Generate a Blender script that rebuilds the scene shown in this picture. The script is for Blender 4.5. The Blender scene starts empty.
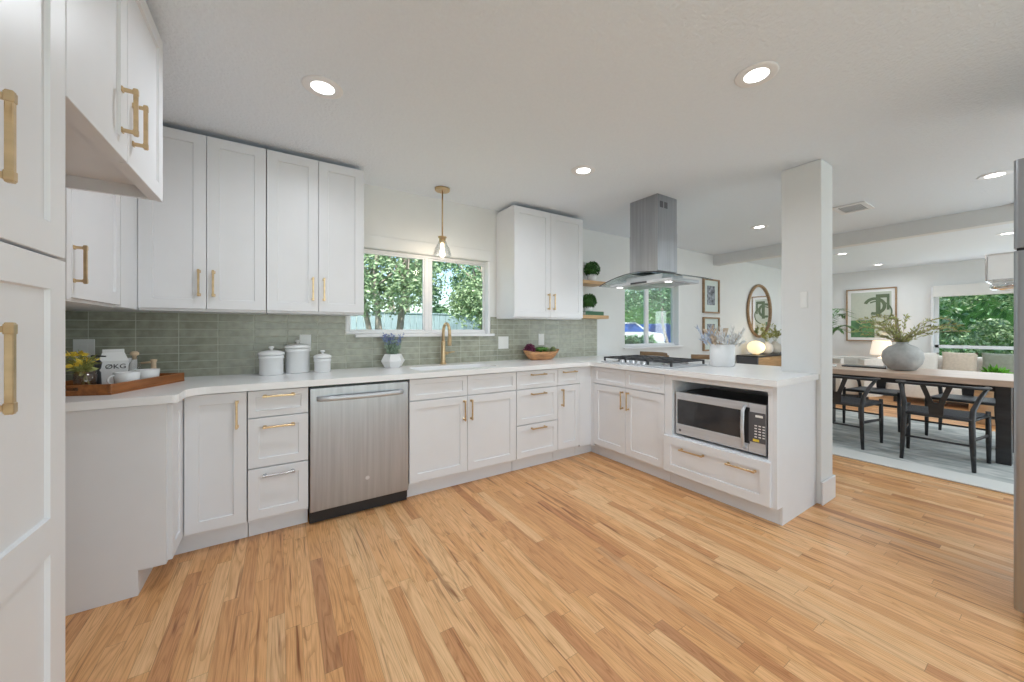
import bpy, bmesh, math, random
from mathutils import Vector, Matrix, geometry, noise
R = math.radians
PI = math.pi
scene = bpy.context.scene
col = scene.collection

# ---------------------------------------------------------------- camera, sky, sun, large lights, exposure
cam_d = bpy.data.cameras.new('camera')
cam = bpy.data.objects.new('camera', cam_d)
col.objects.link(cam)
YAW = 0.598
cam.location = (-2.7083, -3.2888, 1.2202)
cam.rotation_euler = (PI / 2, 0, -YAW)
cam_d.sensor_fit = 'HORIZONTAL'
cam_d.sensor_width = 36.0
cam_d.lens = 371.4446 / 1024 * 36
cam_d.shift_x = -(532.1274 - 512) / 1024
cam_d.shift_y = (330.2101 - 341) / 1024
cam_d.clip_start = 0.02
cam_d.clip_end = 200
scene.camera = cam

world = bpy.data.worlds.new('sky')
scene.world = world
world.use_nodes = True
wn = world.node_tree.nodes
wl = world.node_tree.links
wn.clear()
w_out = wn.new('ShaderNodeOutputWorld')
w_bg = wn.new('ShaderNodeBackground')
w_sky = wn.new('ShaderNodeTexSky')
w_sky.sky_type = 'NISHITA'
w_sky.sun_disc = False
w_sky.sun_elevation = R(55)
w_sky.sun_rotation = R(200)
w_bg.inputs['Strength'].default_value = 0.27
wl.new(w_sky.outputs[0], w_bg.inputs[0])
wl.new(w_bg.outputs[0], w_out.inputs[0])

sun_d = bpy.data.lights.new('sun', 'SUN')
sun_d.energy = 6.0
sun_d.angle = R(1.5)
sun_d.color = (1.0, 0.96, 0.88)
sun = bpy.data.objects.new('sun', sun_d)
sun.rotation_euler = (R(38), 0, R(-25))
col.objects.link(sun)

def area_light(name, loc, rot, sx, sy, power, color=(1, 1, 1)):
    d = bpy.data.lights.new(name, 'AREA')
    d.shape = 'RECTANGLE'
    d.size = sx
    d.size_y = sy
    d.energy = power
    d.color = color
    o = bpy.data.objects.new(name, d)
    o.location = loc
    o.rotation_euler = rot
    col.objects.link(o)
    return o
# fill lights added at invented rear openings; daylight at the far window
area_light('fill_rear_kitchen', (-1.75, -5.5, 1.22), (R(120), 0, 0), 3.4, 2.1, 37, (0.86, 0.96, 1.09))  # added fill behind the camera, tilted up to brighten the ceiling
area_light('fill_rear_dining', (3.6, -5.5, 1.22), (R(118), 0, 0), 3.6, 2.1, 72, (0.86, 0.955, 1.07))
area_light('daylight_far_window', (6.98, -2.9, 1.35), (0, R(90), 0), 0.9, 2.0, 12, (0.90, 0.98, 1.08))

scene.view_settings.view_transform = 'Standard'
scene.view_settings.look = 'None'
scene.view_settings.gamma = 1.0
scene.view_settings.use_curve_mapping = False
scene.view_settings.exposure = 0.0
DOWNLIGHT_W = 5.9

# ---------------------------------------------------------------- materials
def new_mat(name):
    m = bpy.data.materials.new(name)
    m.use_nodes = True
    nt = m.node_tree
    return m, nt, nt.nodes['Principled BSDF']

def mat(name, color, rough=0.5, metal=0.0, var=0.04, scale=8.0, bump=0.0, bscale=60.0, spec=0.5, stretch=None, **kw):
    m, nt, b = new_mat(name)
    n, l = nt.nodes, nt.links
    tc = n.new('ShaderNodeTexCoord')
    mp = n.new('ShaderNodeMapping')
    if stretch: mp.inputs['Scale'].default_value = stretch
    l.new(tc.outputs['Object'], mp.inputs[0])
    ns = n.new('ShaderNodeTexNoise')
    ns.inputs['Scale'].default_value = scale
    ns.inputs['Detail'].default_value = 4
    l.new(mp.outputs[0], ns.inputs['Vector'])
    rp = n.new('ShaderNodeValToRGB')
    rp.color_ramp.elements[0].position = 0.3
    rp.color_ramp.elements[1].position = 0.7
    rp.color_ramp.elements[0].color = tuple(max(0, c * (1 - var)) for c in color) + (1,)
    rp.color_ramp.elements[1].color = tuple(min(1, c * (1 + var)) for c in color) + (1,)
    l.new(ns.outputs['Fac'], rp.inputs[0])
    l.new(rp.outputs[0], b.inputs['Base Color'])
    b.inputs['Roughness'].default_value = rough
    b.inputs['Metallic'].default_value = metal
    b.inputs['Specular IOR Level'].default_value = spec
    for k, v in kw.items(): b.inputs[k.replace('_', ' ')].default_value = v
    if bump:
        bn = n.new('ShaderNodeTexNoise')
        bn.inputs['Scale'].default_value = bscale
        bn.inputs['Detail'].default_value = 3
        l.new(mp.outputs[0], bn.inputs['Vector'])
        bp = n.new('ShaderNodeBump')
        bp.inputs['Strength'].default_value = bump
        bp.inputs['Distance'].default_value = 0.01
        l.new(bn.outputs['Fac'], bp.inputs['Height'])
        l.new(bp.outputs[0], b.inputs['Normal'])
    return m

def math_n(nt, op, a, b=None, c=None):
    n = nt.nodes.new('ShaderNodeMath')
    n.operation = op
    for i, v in enumerate((a, b, c)):
        if v is None: continue
        if isinstance(v, (int, float)): n.inputs[i].default_value = v
        else: nt.links.new(v, n.inputs[i])
    return n.outputs[0]

def wood_floor():
    m, nt, b = new_mat('oak_strip_floor')
    n, l = nt.nodes, nt.links
    tc = n.new('ShaderNodeTexCoord')
    sp = n.new('ShaderNodeSeparateXYZ')
    l.new(tc.outputs['Object'], sp.inputs[0])
    W, L = 0.0572, 0.78
    xr = math_n(nt, 'DIVIDE', sp.outputs[0], W)
    row = math_n(nt, 'FLOOR', xr)
    fx = math_n(nt, 'FRACT', xr)
    wr = n.new('ShaderNodeTexWhiteNoise'); wr.noise_dimensions = '1D'
    l.new(row, wr.inputs['W'])
    yy = math_n(nt, 'ADD', math_n(nt, 'DIVIDE', sp.outputs[1], L), math_n(nt, 'MULTIPLY', wr.outputs['Value'], 9.37))
    brd = math_n(nt, 'FLOOR', yy)
    fy = math_n(nt, 'FRACT', yy)
    cid = n.new('ShaderNodeCombineXYZ')
    l.new(row, cid.inputs[0]); l.new(brd, cid.inputs[1])
    wid = n.new('ShaderNodeTexWhiteNoise'); wid.noise_dimensions = '2D'
    l.new(cid.outputs[0], wid.inputs['Vector'])
    spid = n.new('ShaderNodeSeparateColor')
    l.new(wid.outputs['Color'], spid.inputs[0])
    base = n.new('ShaderNodeValToRGB')
    cr = base.color_ramp
    pts = [(0.0, (0.64, 0.30, 0.13)), (0.08, (0.74, 0.38, 0.17)), (0.35, (0.84, 0.455, 0.20)), (0.65, (0.90, 0.52, 0.25)), (0.92, (0.93, 0.60, 0.32)), (1.0, (0.56, 0.25, 0.11))]
    while len(cr.elements) < len(pts): cr.elements.new(0.5)
    for e, (p, c) in zip(cr.elements, pts): e.position = p; e.color = c + (1,)
    l.new(spid.outputs[0], base.inputs[0])
    # cathedral grain: distorted stretched noise, a different patch on each board
    gx = math_n(nt, 'ADD', math_n(nt, 'MULTIPLY', sp.outputs[0], 16.0), math_n(nt, 'MULTIPLY', spid.outputs[1], 53.0))
    gy = math_n(nt, 'ADD', math_n(nt, 'MULTIPLY', sp.outputs[1], 1.05), math_n(nt, 'MULTIPLY', spid.outputs[2], 71.0))
    gc = n.new('ShaderNodeCombineXYZ')
    l.new(gx, gc.inputs[0]); l.new(gy, gc.inputs[1])
    gn = n.new('ShaderNodeTexNoise')
    gn.inputs['Scale'].default_value = 1.0; gn.inputs['Detail'].default_value = 1.5; gn.inputs['Distortion'].default_value = 0.35
    l.new(gc.outputs[0], gn.inputs['Vector'])
    rings = math_n(nt, 'FRACT', math_n(nt, 'MULTIPLY', gn.outputs['Fac'], 13.0))
    rr = n.new('ShaderNodeValToRGB')
    rr.color_ramp.elements[0].position = 0.0; rr.color_ramp.elements[0].color = (0.72, 0.62, 0.52, 1)
    rr.color_ramp.elements[1].position = 0.45; rr.color_ramp.elements[1].color = (1, 1, 1, 1)
    e = rr.color_ramp.elements.new(1.0); e.color = (0.90, 0.86, 0.80, 1)
    l.new(rings, rr.inputs[0])
    mx = n.new('ShaderNodeMix'); mx.data_type = 'RGBA'; mx.blend_type = 'MULTIPLY'
    mx.inputs[0].default_value = 0.85
    l.new(base.outputs[0], mx.inputs[6]); l.new(rr.outputs[0], mx.inputs[7])
    # fine pores
    fc = n.new('ShaderNodeCombineXYZ')
    l.new(math_n(nt, 'MULTIPLY', sp.outputs[0], 330.0), fc.inputs[0]); l.new(math_n(nt, 'MULTIPLY', gy, 7.0), fc.inputs[1])
    fn = n.new('ShaderNodeTexNoise'); fn.inputs['Scale'].default_value = 1.0; fn.inputs['Detail'].default_value = 2
    l.new(fc.outputs[0], fn.inputs['Vector'])
    fr = n.new('ShaderNodeValToRGB')
    fr.color_ramp.elements[0].position = 0.32; fr.color_ramp.elements[0].color = (0.80, 0.72, 0.64, 1)
    fr.color_ramp.elements[1].position = 0.55; fr.color_ramp.elements[1].color = (1, 1, 1, 1)
    l.new(fn.outputs['Fac'], fr.inputs[0])
    m2 = n.new('ShaderNodeMix'); m2.data_type = 'RGBA'; m2.blend_type = 'MULTIPLY'; m2.inputs[0].default_value = 0.8
    l.new(mx.outputs[2], m2.inputs[6]); l.new(fr.outputs[0], m2.inputs[7])
    # dark mineral streaks and knots
    kc = n.new('ShaderNodeCombineXYZ')
    l.new(math_n(nt, 'MULTIPLY', gx, 2.2), kc.inputs[0]); l.new(math_n(nt, 'MULTIPLY', gy, 1.7), kc.inputs[1])
    kn = n.new('ShaderNodeTexNoise'); kn.inputs['Scale'].default_value = 1.0; kn.inputs['Detail'].default_value = 3; kn.inputs['Distortion'].default_value = 0.6
    l.new(kc.outputs[0], kn.inputs['Vector'])
    kr = n.new('ShaderNodeValToRGB')
    kr.color_ramp.elements[0].position = 0.60; kr.color_ramp.elements[0].color = (1, 1, 1, 1)
    kr.color_ramp.elements[1].position = 0.74; kr.color_ramp.elements[1].color = (0.34, 0.20, 0.12, 1)
    l.new(kn.outputs['Fac'], kr.inputs[0])
    m3 = n.new('ShaderNodeMix'); m3.data_type = 'RGBA'; m3.blend_type = 'MULTIPLY'; m3.inputs[0].default_value = 0.9
    l.new(m2.outputs[2], m3.inputs[6]); l.new(kr.outputs[0], m3.inputs[7])
    # joints
    ex = math_n(nt, 'MINIMUM', fx, math_n(nt, 'SUBTRACT', 1.0, fx))
    ey = math_n(nt, 'MINIMUM', fy, math_n(nt, 'SUBTRACT', 1.0, fy))
    jx = math_n(nt, 'LESS_THAN', ex, 0.012)
    jy = math_n(nt, 'LESS_THAN', ey, 0.0013)
    j = math_n(nt, 'MAXIMUM', jx, jy)
    m4 = n.new('ShaderNodeMix'); m4.data_type = 'RGBA'; m4.blend_type = 'MIX'
    l.new(math_n(nt, 'MULTIPLY', j, 0.45), m4.inputs[0])
    l.new(m3.outputs[2], m4.inputs[6]); m4.inputs[7].default_value = (0.16, 0.075, 0.03, 1)
    l.new(m4.outputs[2], b.inputs['Base Color'])
    b.inputs['Roughness'].default_value = 0.36
    b.inputs['Specular IOR Level'].default_value = 0.4
    return m

def tile_mat():
    m, nt, b = new_mat('sage_glazed_tile')
    n, l = nt.nodes, nt.links
    tc = n.new('ShaderNodeTexCoord')
    sp = n.new('ShaderNodeSeparateXYZ')
    l.new(tc.outputs['Object'], sp.inputs[0])
    # runs along x on the back wall and along y on the side wall (x + y is continuous round the corner)
    u = math_n(nt, 'DIVIDE', math_n(nt, 'ADD', math_n(nt, 'ADD', sp.outputs[0], sp.outputs[1]), 3.642 + 0.01 + 1.95), 0.1955)
    v = math_n(nt, 'DIVIDE', math_n(nt, 'SUBTRACT', sp.outputs[2], 0.914), 0.0522)
    fu = math_n(nt, 'FRACT', u); fv = math_n(nt, 'FRACT', v)
    c = n.new('ShaderNodeCombineXYZ')
    l.new(math_n(nt, 'FLOOR', u), c.inputs[0]); l.new(math_n(nt, 'FLOOR', v), c.inputs[1])
    w = n.new('ShaderNodeTexWhiteNoise'); w.noise_dimensions = '2D'
    l.new(c.outputs[0], w.inputs['Vector'])
    rp = n.new('ShaderNodeValToRGB')
    rp.color_ramp.elements[0].color = (0.31, 0.32, 0.25, 1)
    rp.color_ramp.elements[1].color = (0.38, 0.385, 0.31, 1)
    l.new(w.outputs['Value'], rp.inputs[0])
    # glaze pooling
    ns = n.new('ShaderNodeTexNoise'); ns.inputs['Scale'].default_value = 22; ns.inputs['Detail'].default_value = 3
    l.new(tc.outputs['Object'], ns.inputs['Vector'])
    nr = n.new('ShaderNodeValToRGB')
    nr.color_ramp.elements[0].position = 0.35; nr.color_ramp.elements[0].color = (0.86, 0.86, 0.86, 1)
    nr.color_ramp.elements[1].position = 0.65; nr.color_ramp.elements[1].color = (1.12, 1.12, 1.12, 1)
    l.new(ns.outputs['Fac'], nr.inputs[0])
    mx = n.new('ShaderNodeMix'); mx.data_type = 'RGBA'; mx.blend_type = 'MULTIPLY'; mx.inputs[0].default_value = 1
    l.new(rp.outputs[0], mx.inputs[6]); l.new(nr.outputs[0], mx.inputs[7])
    eu = math_n(nt, 'MULTIPLY', math_n(nt, 'MINIMUM', fu, math_n(nt, 'SUBTRACT', 1.0, fu)), 0.1955)
    ev = math_n(nt, 'MULTIPLY', math_n(nt, 'MINIMUM', fv, math_n(nt, 'SUBTRACT', 1.0, fv)), 0.0522)
    e = math_n(nt, 'MINIMUM', eu, ev)
    j = math_n(nt, 'LESS_THAN', e, 0.0016)
    m2 = n.new('ShaderNodeMix'); m2.data_type = 'RGBA'
    l.new(j, m2.inputs[0])
    l.new(mx.outputs[2], m2.inputs[6]); m2.inputs[7].default_value = (0.55, 0.56, 0.48, 1)
    l.new(m2.outputs[2], b.inputs['Base Color'])
    l.new(math_n(nt, 'MULTIPLY_ADD', j, 0.5, 0.22), b.inputs['Roughness'])
    bp = n.new('ShaderNodeBump'); bp.inputs['Strength'].default_value = 0.5; bp.inputs['Distance'].default_value = 0.002
    hs = math_n(nt, 'ADD', math_n(nt, 'MULTIPLY', math_n(nt, 'MINIMUM', e, 0.004), 200.0), math_n(nt, 'MULTIPLY', ns.outputs['Fac'], 1.2))
    l.new(hs, bp.inputs['Height'])
    l.new(bp.outputs[0], b.inputs['Normal'])
    return m

def glass_mat(name, tint=(1, 1, 1), fac=0.08, rough=0.0):
    m = bpy.data.materials.new(name); m.use_nodes = True
    nt = m.node_tree; n, l = nt.nodes, nt.links
    n.clear()
    o = n.new('ShaderNodeOutputMaterial')
    t = n.new('ShaderNodeBsdfTransparent'); t.inputs[0].default_value = tint + (1,)
    g = n.new('ShaderNodeBsdfGlossy'); g.inputs['Roughness'].default_value = rough
    fr = n.new('ShaderNodeLayerWeight'); fr.inputs['Blend'].default_value = 0.25
    ml = n.new('ShaderNodeMath'); ml.operation = 'MULTIPLY_ADD'
    ml.inputs[1].default_value = 0.3; ml.inputs[2].default_value = fac
    l.new(fr.outputs['Fresnel'], ml.inputs[0])
    mx = n.new('ShaderNodeMixShader')
    l.new(ml.outputs[0], mx.inputs[0]); l.new(t.outputs[0], mx.inputs[1]); l.new(g.outputs[0], mx.inputs[2])
    l.new(mx.outputs[0], o.inputs[0])
    return m

def emit_mat(name, color, strength):
    m, nt, b = new_mat(name)
    b.inputs['Base Color'].default_value = color + (1,)
    b.inputs['Emission Color'].default_value = color + (1,)
    b.inputs['Emission Strength'].default_value = strength
    return m

def brushed(name, color, rough, axis_scale, var=0.10):
    return mat(name, color, rough=rough, metal=1.0, var=var, scale=3.0, stretch=axis_scale, bump=0.03, bscale=20)

M = {}
M['cab'] = mat('white_satin_paint', (0.80, 0.805, 0.825), 0.38, var=0.01)
M['gap'] = mat('cabinet_interior_grey', (0.42, 0.42, 0.43), 0.7, var=0.03)
M['wall'] = mat('warm_white_wall_paint', (0.77, 0.775, 0.765), 0.7, var=0.01, bump=0.08, bscale=90)
M['ceil'] = mat('textured_ceiling_paint', (0.82, 0.87, 0.925), 0.85, var=0.01, scale=60, bump=0.5, bscale=75)
M['trim'] = mat('white_trim_paint', (0.85, 0.85, 0.86), 0.35, var=0.01)
M['floor'] = wood_floor()
M['tile'] = tile_mat()
M['quartz'] = mat('white_quartz', (0.90, 0.90, 0.905), 0.22, var=0.02, scale=3.5)
M['brass'] = brushed('brushed_champagne_brass', (0.66, 0.49, 0.29), 0.32, (1, 1, 14))
M['nickel'] = brushed('brushed_nickel', (0.45, 0.45, 0.46), 0.3, (1, 1, 14))
M['steel'] = brushed('brushed_stainless', (0.40, 0.41, 0.43), 0.32, (14, 14, 0.5), var=0.12)
M['steel_light'] = mat('bright_stainless', (0.60, 0.62, 0.65), 0.38, metal=0.4, var=0.08, scale=3, stretch=(1, 1, 18))
M['chrome'] = mat('polished_chrome', (0.85, 0.85, 0.86), 0.08, metal=1, var=0.02)
M['black'] = mat('black_plastic', (0.018, 0.018, 0.02), 0.35, var=0.2)
M['black_gloss'] = mat('black_glass', (0.045, 0.046, 0.05), 0.08, var=0.2)
M['iron'] = mat('cast_iron', (0.045, 0.045, 0.048), 0.55, var=0.2, bump=0.2, bscale=200)
M['dark_grey'] = mat('dark_grey_plastic', (0.10, 0.10, 0.11), 0.4)
M['ceramic'] = mat('white_ceramic', (0.84, 0.84, 0.84), 0.22, var=0.015)
M['plate'] = mat('white_plastic_plate', (0.86, 0.86, 0.84), 0.4, var=0.01)
M['shelf_wood'] = mat('pale_oak', (0.58, 0.36, 0.18), 0.5, var=0.18, scale=4, stretch=(1, 9, 9))
M['tray_wood'] = mat('acacia_wood', (0.33, 0.115, 0.03), 0.4, var=0.3, scale=5, stretch=(1, 8, 8))
M['basket'] = mat('carved_teak', (0.50, 0.25, 0.11), 0.55, var=0.35, scale=9, stretch=(1, 4, 6), bump=0.3)
M['frame_wood'] = mat('light_walnut', (0.34, 0.22, 0.12), 0.5, var=0.2, scale=6, stretch=(1, 1, 6))
M['table_wood'] = mat('whitewashed_oak', (0.60, 0.44, 0.34), 0.35, var=0.15, scale=4, stretch=(8, 1, 8))
M['black_wood'] = mat('black_stained_wood', (0.028, 0.028, 0.030), 0.42, var=0.25, scale=6, stretch=(1, 1, 5))
M['cord'] = mat('woven_black_cord', (0.05, 0.055, 0.065), 0.5, var=0.35, scale=80, bump=0.5, bscale=120)
M['stone'] = mat('rough_grey_stoneware', (0.42, 0.42, 0.41), 0.8, var=0.22, scale=9, bump=0.4, bscale=40)
M['linen'] = mat('cream_linen', (0.76, 0.71, 0.65), 0.9, var=0.04, scale=30, bump=0.2, bscale=260)
M['beige'] = mat('beige_woven_fabric', (0.62, 0.52, 0.42), 0.9, var=0.08, scale=30, bump=0.2, bscale=260)
M['sage'] = mat('sage_velvet', (0.27, 0.29, 0.23), 0.9, var=0.1, scale=20, bump=0.1, bscale=200)
M['leaf'] = mat('leaf_green', (0.07, 0.19, 0.035), 0.5, var=0.5, scale=25)
M['leaf_dark'] = mat('boxwood_green', (0.045, 0.14, 0.025), 0.5, var=0.5, scale=60)
M['leaf_olive'] = mat('olive_yellow_leaf', (0.34, 0.36, 0.12), 0.55, var=0.35, scale=30)
M['leaf_grey'] = mat('grey_green_leaf', (0.30, 0.40, 0.30), 0.6, var=0.3, scale=30)
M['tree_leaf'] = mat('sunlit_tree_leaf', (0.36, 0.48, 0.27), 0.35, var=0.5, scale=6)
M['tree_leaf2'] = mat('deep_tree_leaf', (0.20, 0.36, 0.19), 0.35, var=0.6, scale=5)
M['bark'] = mat('pale_bark', (0.42, 0.35, 0.30), 0.8, var=0.3, scale=12, stretch=(1, 1, 0.3), bump=0.3)
M['blue'] = mat('lavender_blue_petal', (0.22, 0.27, 0.50), 0.6, var=0.25, scale=60)
M['blue_white'] = mat('pale_blue_petal', (0.55, 0.62, 0.74), 0.6, var=0.25, scale=60)
M['yellow'] = mat('yellow_petal', (0.80, 0.60, 0.07), 0.5, var=0.2, scale=40)
M['pampas'] = mat('dried_beige_grass', (0.62, 0.50, 0.38), 0.9, var=0.2, scale=40)
M['purple'] = mat('purple_leaf', (0.22, 0.06, 0.12), 0.5, var=0.5, scale=60)
M['broccoli'] = mat('broccoli_green', (0.08, 0.20, 0.03), 0.7, var=0.4, scale=80, bump=0.6, bscale=160)
M['artichoke'] = mat('artichoke_green', (0.30, 0.36, 0.17), 0.6, var=0.3, scale=60)
M['wood_plain'] = mat('beech_wood', (0.66, 0.50, 0.34), 0.5, var=0.12, scale=6, stretch=(1, 1, 5))
M['paper'] = mat('white_paper', (0.80, 0.80, 0.79), 0.7, var=0.02)
M['ink'] = mat('black_ink', (0.02, 0.02, 0.02), 0.6)
M['book_green'] = mat('green_book_cloth', (0.06, 0.16, 0.09), 0.7)
M['glass'] = glass_mat('window_glass', (0.98, 1.0, 0.99), 0.0)
M['clear'] = glass_mat('clear_glass', (0.97, 0.98, 0.98), 0.10)
M['smoke'] = glass_mat('hood_glass', (0.80, 0.84, 0.83), 0.10)
M['mirror'] = mat('mirror_silver', (0.88, 0.89, 0.9), 0.02, metal=1, var=0.0)
M['grass'] = mat('lawn', (0.18, 0.28, 0.10), 0.9, var=0.4, scale=9)
M['fence'] = mat('blue_grey_fence_paint', (0.36, 0.47, 0.52), 0.8, var=0.15, scale=5, stretch=(6, 6, 1))
M['carpaint'] = mat('white_car_paint', (0.75, 0.78, 0.82), 0.2, var=0.02)
M['blue_paint_reflection'] = mat('car_paint_and_reflection', (0.05, 0.14, 0.50), 0.5, var=0.15)  # blue car body, also the reflection painted onto car windows
M['bright'] = emit_mat('downlight_lens', (1.0, 0.98, 0.95), 6.0)
M['warm_glow'] = emit_mat('warm_lamp_glass', (1.0, 0.80, 0.50), 0.9)
M['bulb'] = emit_mat('filament_bulb', (1.0, 0.84, 0.62), 8.0)
M['shade'] = emit_mat('lit_lamp_shade', (1.0, 0.86, 0.70), 0.55)
M['led'] = emit_mat('hood_led', (1.0, 0.99, 0.97), 3.5)
M['fabric_white'] = mat('white_roller_blind', (0.80, 0.79, 0.76), 0.8, var=0.02)

def rug_mat():
    m, nt, b = new_mat('pale_distressed_rug')
    n, l = nt.nodes, nt.links
    tc = n.new('ShaderNodeTexCoord')
    sp = n.new('ShaderNodeSeparateXYZ'); l.new(tc.outputs['Object'], sp.inputs[0])
    ns = n.new('ShaderNodeTexNoise'); ns.inputs['Scale'].default_value = 3.2; ns.inputs['Detail'].default_value = 8; ns.inputs['Distortion'].default_value = 1.2
    mp = n.new('ShaderNodeMapping'); mp.inputs['Scale'].default_value = (2.4, 0.7, 1)
    l.new(tc.outputs['Object'], mp.inputs[0]); l.new(mp.outputs[0], ns.inputs['Vector'])
    rp = n.new('ShaderNodeValToRGB')
    rp.color_ramp.elements[0].position = 0.38; rp.color_ramp.elements[0].color = (0.40, 0.43, 0.42, 1)
    rp.color_ramp.elements[1].position = 0.62; rp.color_ramp.elements[1].color = (0.68, 0.68, 0.65, 1)
    l.new(ns.outputs['Fac'], rp.inputs[0])
    inner = math_n(nt, 'GREATER_THAN', sp.outputs[0], 2.06)
    mx = n.new('ShaderNodeMix'); mx.data_type = 'RGBA'
    l.new(inner, mx.inputs[0]); mx.inputs[6].default_value = (0.74, 0.74, 0.71, 1); l.new(rp.outputs[0], mx.inputs[7])
    l.new(mx.outputs[2], b.inputs['Base Color'])
    b.inputs['Roughness'].default_value = 0.95
    return m
M['rug'] = rug_mat()

def art_mat():
    # abstract print: pale ground, olive arcs and a green block (object space of the print: y right to left, z up)
    m, nt, b = new_mat('abstract_olive_print')
    n, l = nt.nodes, nt.links
    tc = n.new('ShaderNodeTexCoord')
    ns = n.new('ShaderNodeTexNoise'); ns.inputs['Scale'].default_value = 30
    l.new(tc.outputs['Object'], ns.inputs['Vector'])
    rp = n.new('ShaderNodeValToRGB')
    rp.color_ramp.elements[0].color = (0.46, 0.50, 0.42, 1); rp.color_ramp.elements[1].color = (0.56, 0.58, 0.49, 1)
    l.new(ns.outputs['Fac'], rp.inputs[0]); l.new(rp.outputs[0], b.inputs['Base Color'])
    b.inputs['Roughness'].default_value = 0.5
    return m
M['art'] = art_mat()
M['olive_paint'] = mat('olive_paint', (0.12, 0.16, 0.09), 0.6, var=0.2)
M['green_paint'] = mat('mid_green_paint', (0.10, 0.22, 0.10), 0.6, var=0.3, scale=14)
M['sketch'] = mat('blue_grey_sketch', (0.22, 0.24, 0.27), 0.6, var=0.9, scale=22)
M['mat_board'] = mat('pale_mat_board', (0.66, 0.74, 0.70), 0.6, var=0.03)

# ---------------------------------------------------------------- mesh helpers
class MB:
    def __init__(s): s.bm = bmesh.new()
    def _join(s, t, mtx=None, smooth=False):
        if mtx is not None: bmesh.ops.transform(t, matrix=mtx, verts=t.verts)
        if smooth:
            for f in t.faces: f.smooth = True
        me = bpy.data.meshes.new('tmp'); t.to_mesh(me); t.free()
        s.bm.from_mesh(me); bpy.data.meshes.remove(me)
        return s
    def box(s, x0, x1, y0, y1, z0, z1, bev=0.0, seg=1, mtx=None):
        t = bmesh.new()
        bmesh.ops.create_cube(t, size=1)
        for v in t.verts:
            v.co = Vector((x0 + (v.co.x + .5) * (x1 - x0), y0 + (v.co.y + .5) * (y1 - y0), z0 + (v.co.z + .5) * (z1 - z0)))
        if bev: bmesh.ops.bevel(t, geom=list(t.edges), offset=bev, segments=seg, profile=0.6, affect='EDGES')
        return s._join(t, mtx, smooth=False)
    def lathe(s, prof, c=(0, 0, 0), seg=28, mtx=None, smooth=True, cap=True):
        """prof: [(r, z)...] bottom to top"""
        t = bmesh.new(); rings = []
        for r, z in prof:
            if r < 1e-6: rings.append([t.verts.new((c[0], c[1], c[2] + z))])
            else: rings.append([t.verts.new((c[0] + r * math.cos(2 * PI * i / seg), c[1] + r * math.sin(2 * PI * i / seg), c[2] + z)) for i in range(seg)])
        for a, b in zip(rings, rings[1:]):
            for i in range(seg):
                j = (i + 1) % seg
                if len(a) == 1 and len(b) == 1: break
                if len(a) == 1: t.faces.new((a[0], b[j], b[i]))
                elif len(b) == 1: t.faces.new((a[i], a[j], b[0]))
                else: t.faces.new((a[i], a[j], b[j], b[i]))
        if cap:
            if len(rings[0]) > 1: t.faces.new(rings[0][::-1])
            if len(rings[-1]) > 1: t.faces.new(rings[-1])
        bmesh.ops.recalc_face_normals(t, faces=t.faces)
        for f in t.faces: f.smooth = smooth and len(f.verts) <= 4
        return s._join(t, mtx)
    def tube(s, pts, r, seg=10, mtx=None, flat=None, closed=False):
        """pts polyline; r number or list; flat=(a,b) section half-sizes along (side, up)"""
        t = bmesh.new(); pts = [Vector(p) for p in pts]; n = len(pts); rings = []
        prev = None
        for i, p in enumerate(pts):
            if closed: d = (pts[(i + 1) % n] - pts[i - 1]).normalized()
            else: d = (pts[min(i + 1, n - 1)] - pts[max(i - 1, 0)]).normalized()
            if prev is None:
                up = Vector((0, 0, 1)) if abs(d.z) < 0.9 else Vector((1, 0, 0))
                side = d.cross(up).normalized()
            else:
                side = (prev - d * prev.dot(d)).normalized()
            prev = side; up = side.cross(d).normalized()
            rr = r[i] if isinstance(r, (list, tuple)) else r
            ra, rb = (rr * flat[0], rr * flat[1]) if flat else (rr, rr)
            rings.append([t.verts.new(p + side * ra * math.cos(2 * PI * k / seg) + up * rb * math.sin(2 * PI * k / seg)) for k in range(seg)])
        m = n if closed else n - 1
        for i in range(m):
            a, b = rings[i], rings[(i + 1) % n]
            for k in range(seg):
                j = (k + 1) % seg
                t.faces.new((a[k], a[j], b[j], b[k]))
        if not closed:
            t.faces.new(rings[0][::-1]); t.faces.new(rings[-1])
        bmesh.ops.recalc_face_normals(t, faces=t.faces)
        for f in t.faces: f.smooth = seg > 5 and len(f.verts) == 4
        return s._join(t, mtx)
    def prism(s, loops, z0, z1, mtx=None):
        """2-D loops (first outer, others holes) extruded in z"""
        t = bmesh.new()
        flat = [p for lp in loops for p in lp]
        tris = geometry.tessellate_polygon([[Vector((p[0], p[1], 0)) for p in lp] for lp in loops])
        lo = [t.verts.new((p[0], p[1], z0)) for p in flat]; hi = [t.verts.new((p[0], p[1], z1)) for p in flat]
        for a, b, c in tris:
            try: t.faces.new((lo[a], lo[b], lo[c])); t.faces.new((hi[c], hi[b], hi[a]))
            except ValueError: pass
        k = 0
        for lp in loops:
            m = len(lp)
            for i in range(m):
                j = (i + 1) % m
                t.faces.new((lo[k + i], lo[k + j], hi[k + j], hi[k + i]))
            k += m
        bmesh.ops.recalc_face_normals(t, faces=t.faces)
        return s._join(t, mtx)
    def sphere(s, c, r, sub=2, sc=(1, 1, 1), rough=0.0, seed=0):
        t = bmesh.new()
        bmesh.ops.create_icosphere(t, subdivisions=sub, radius=1)
        for v in t.verts:
            k = 1 + rough * noise.noise(v.co * 2.3 + Vector((seed, seed * 1.7, 0)))
            v.co = Vector((c[0] + v.co.x * r * sc[0] * k, c[1] + v.co.y * r * sc[1] * k, c[2] + v.co.z * r * sc[2] * k))
        return s._join(t, smooth=True)
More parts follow.
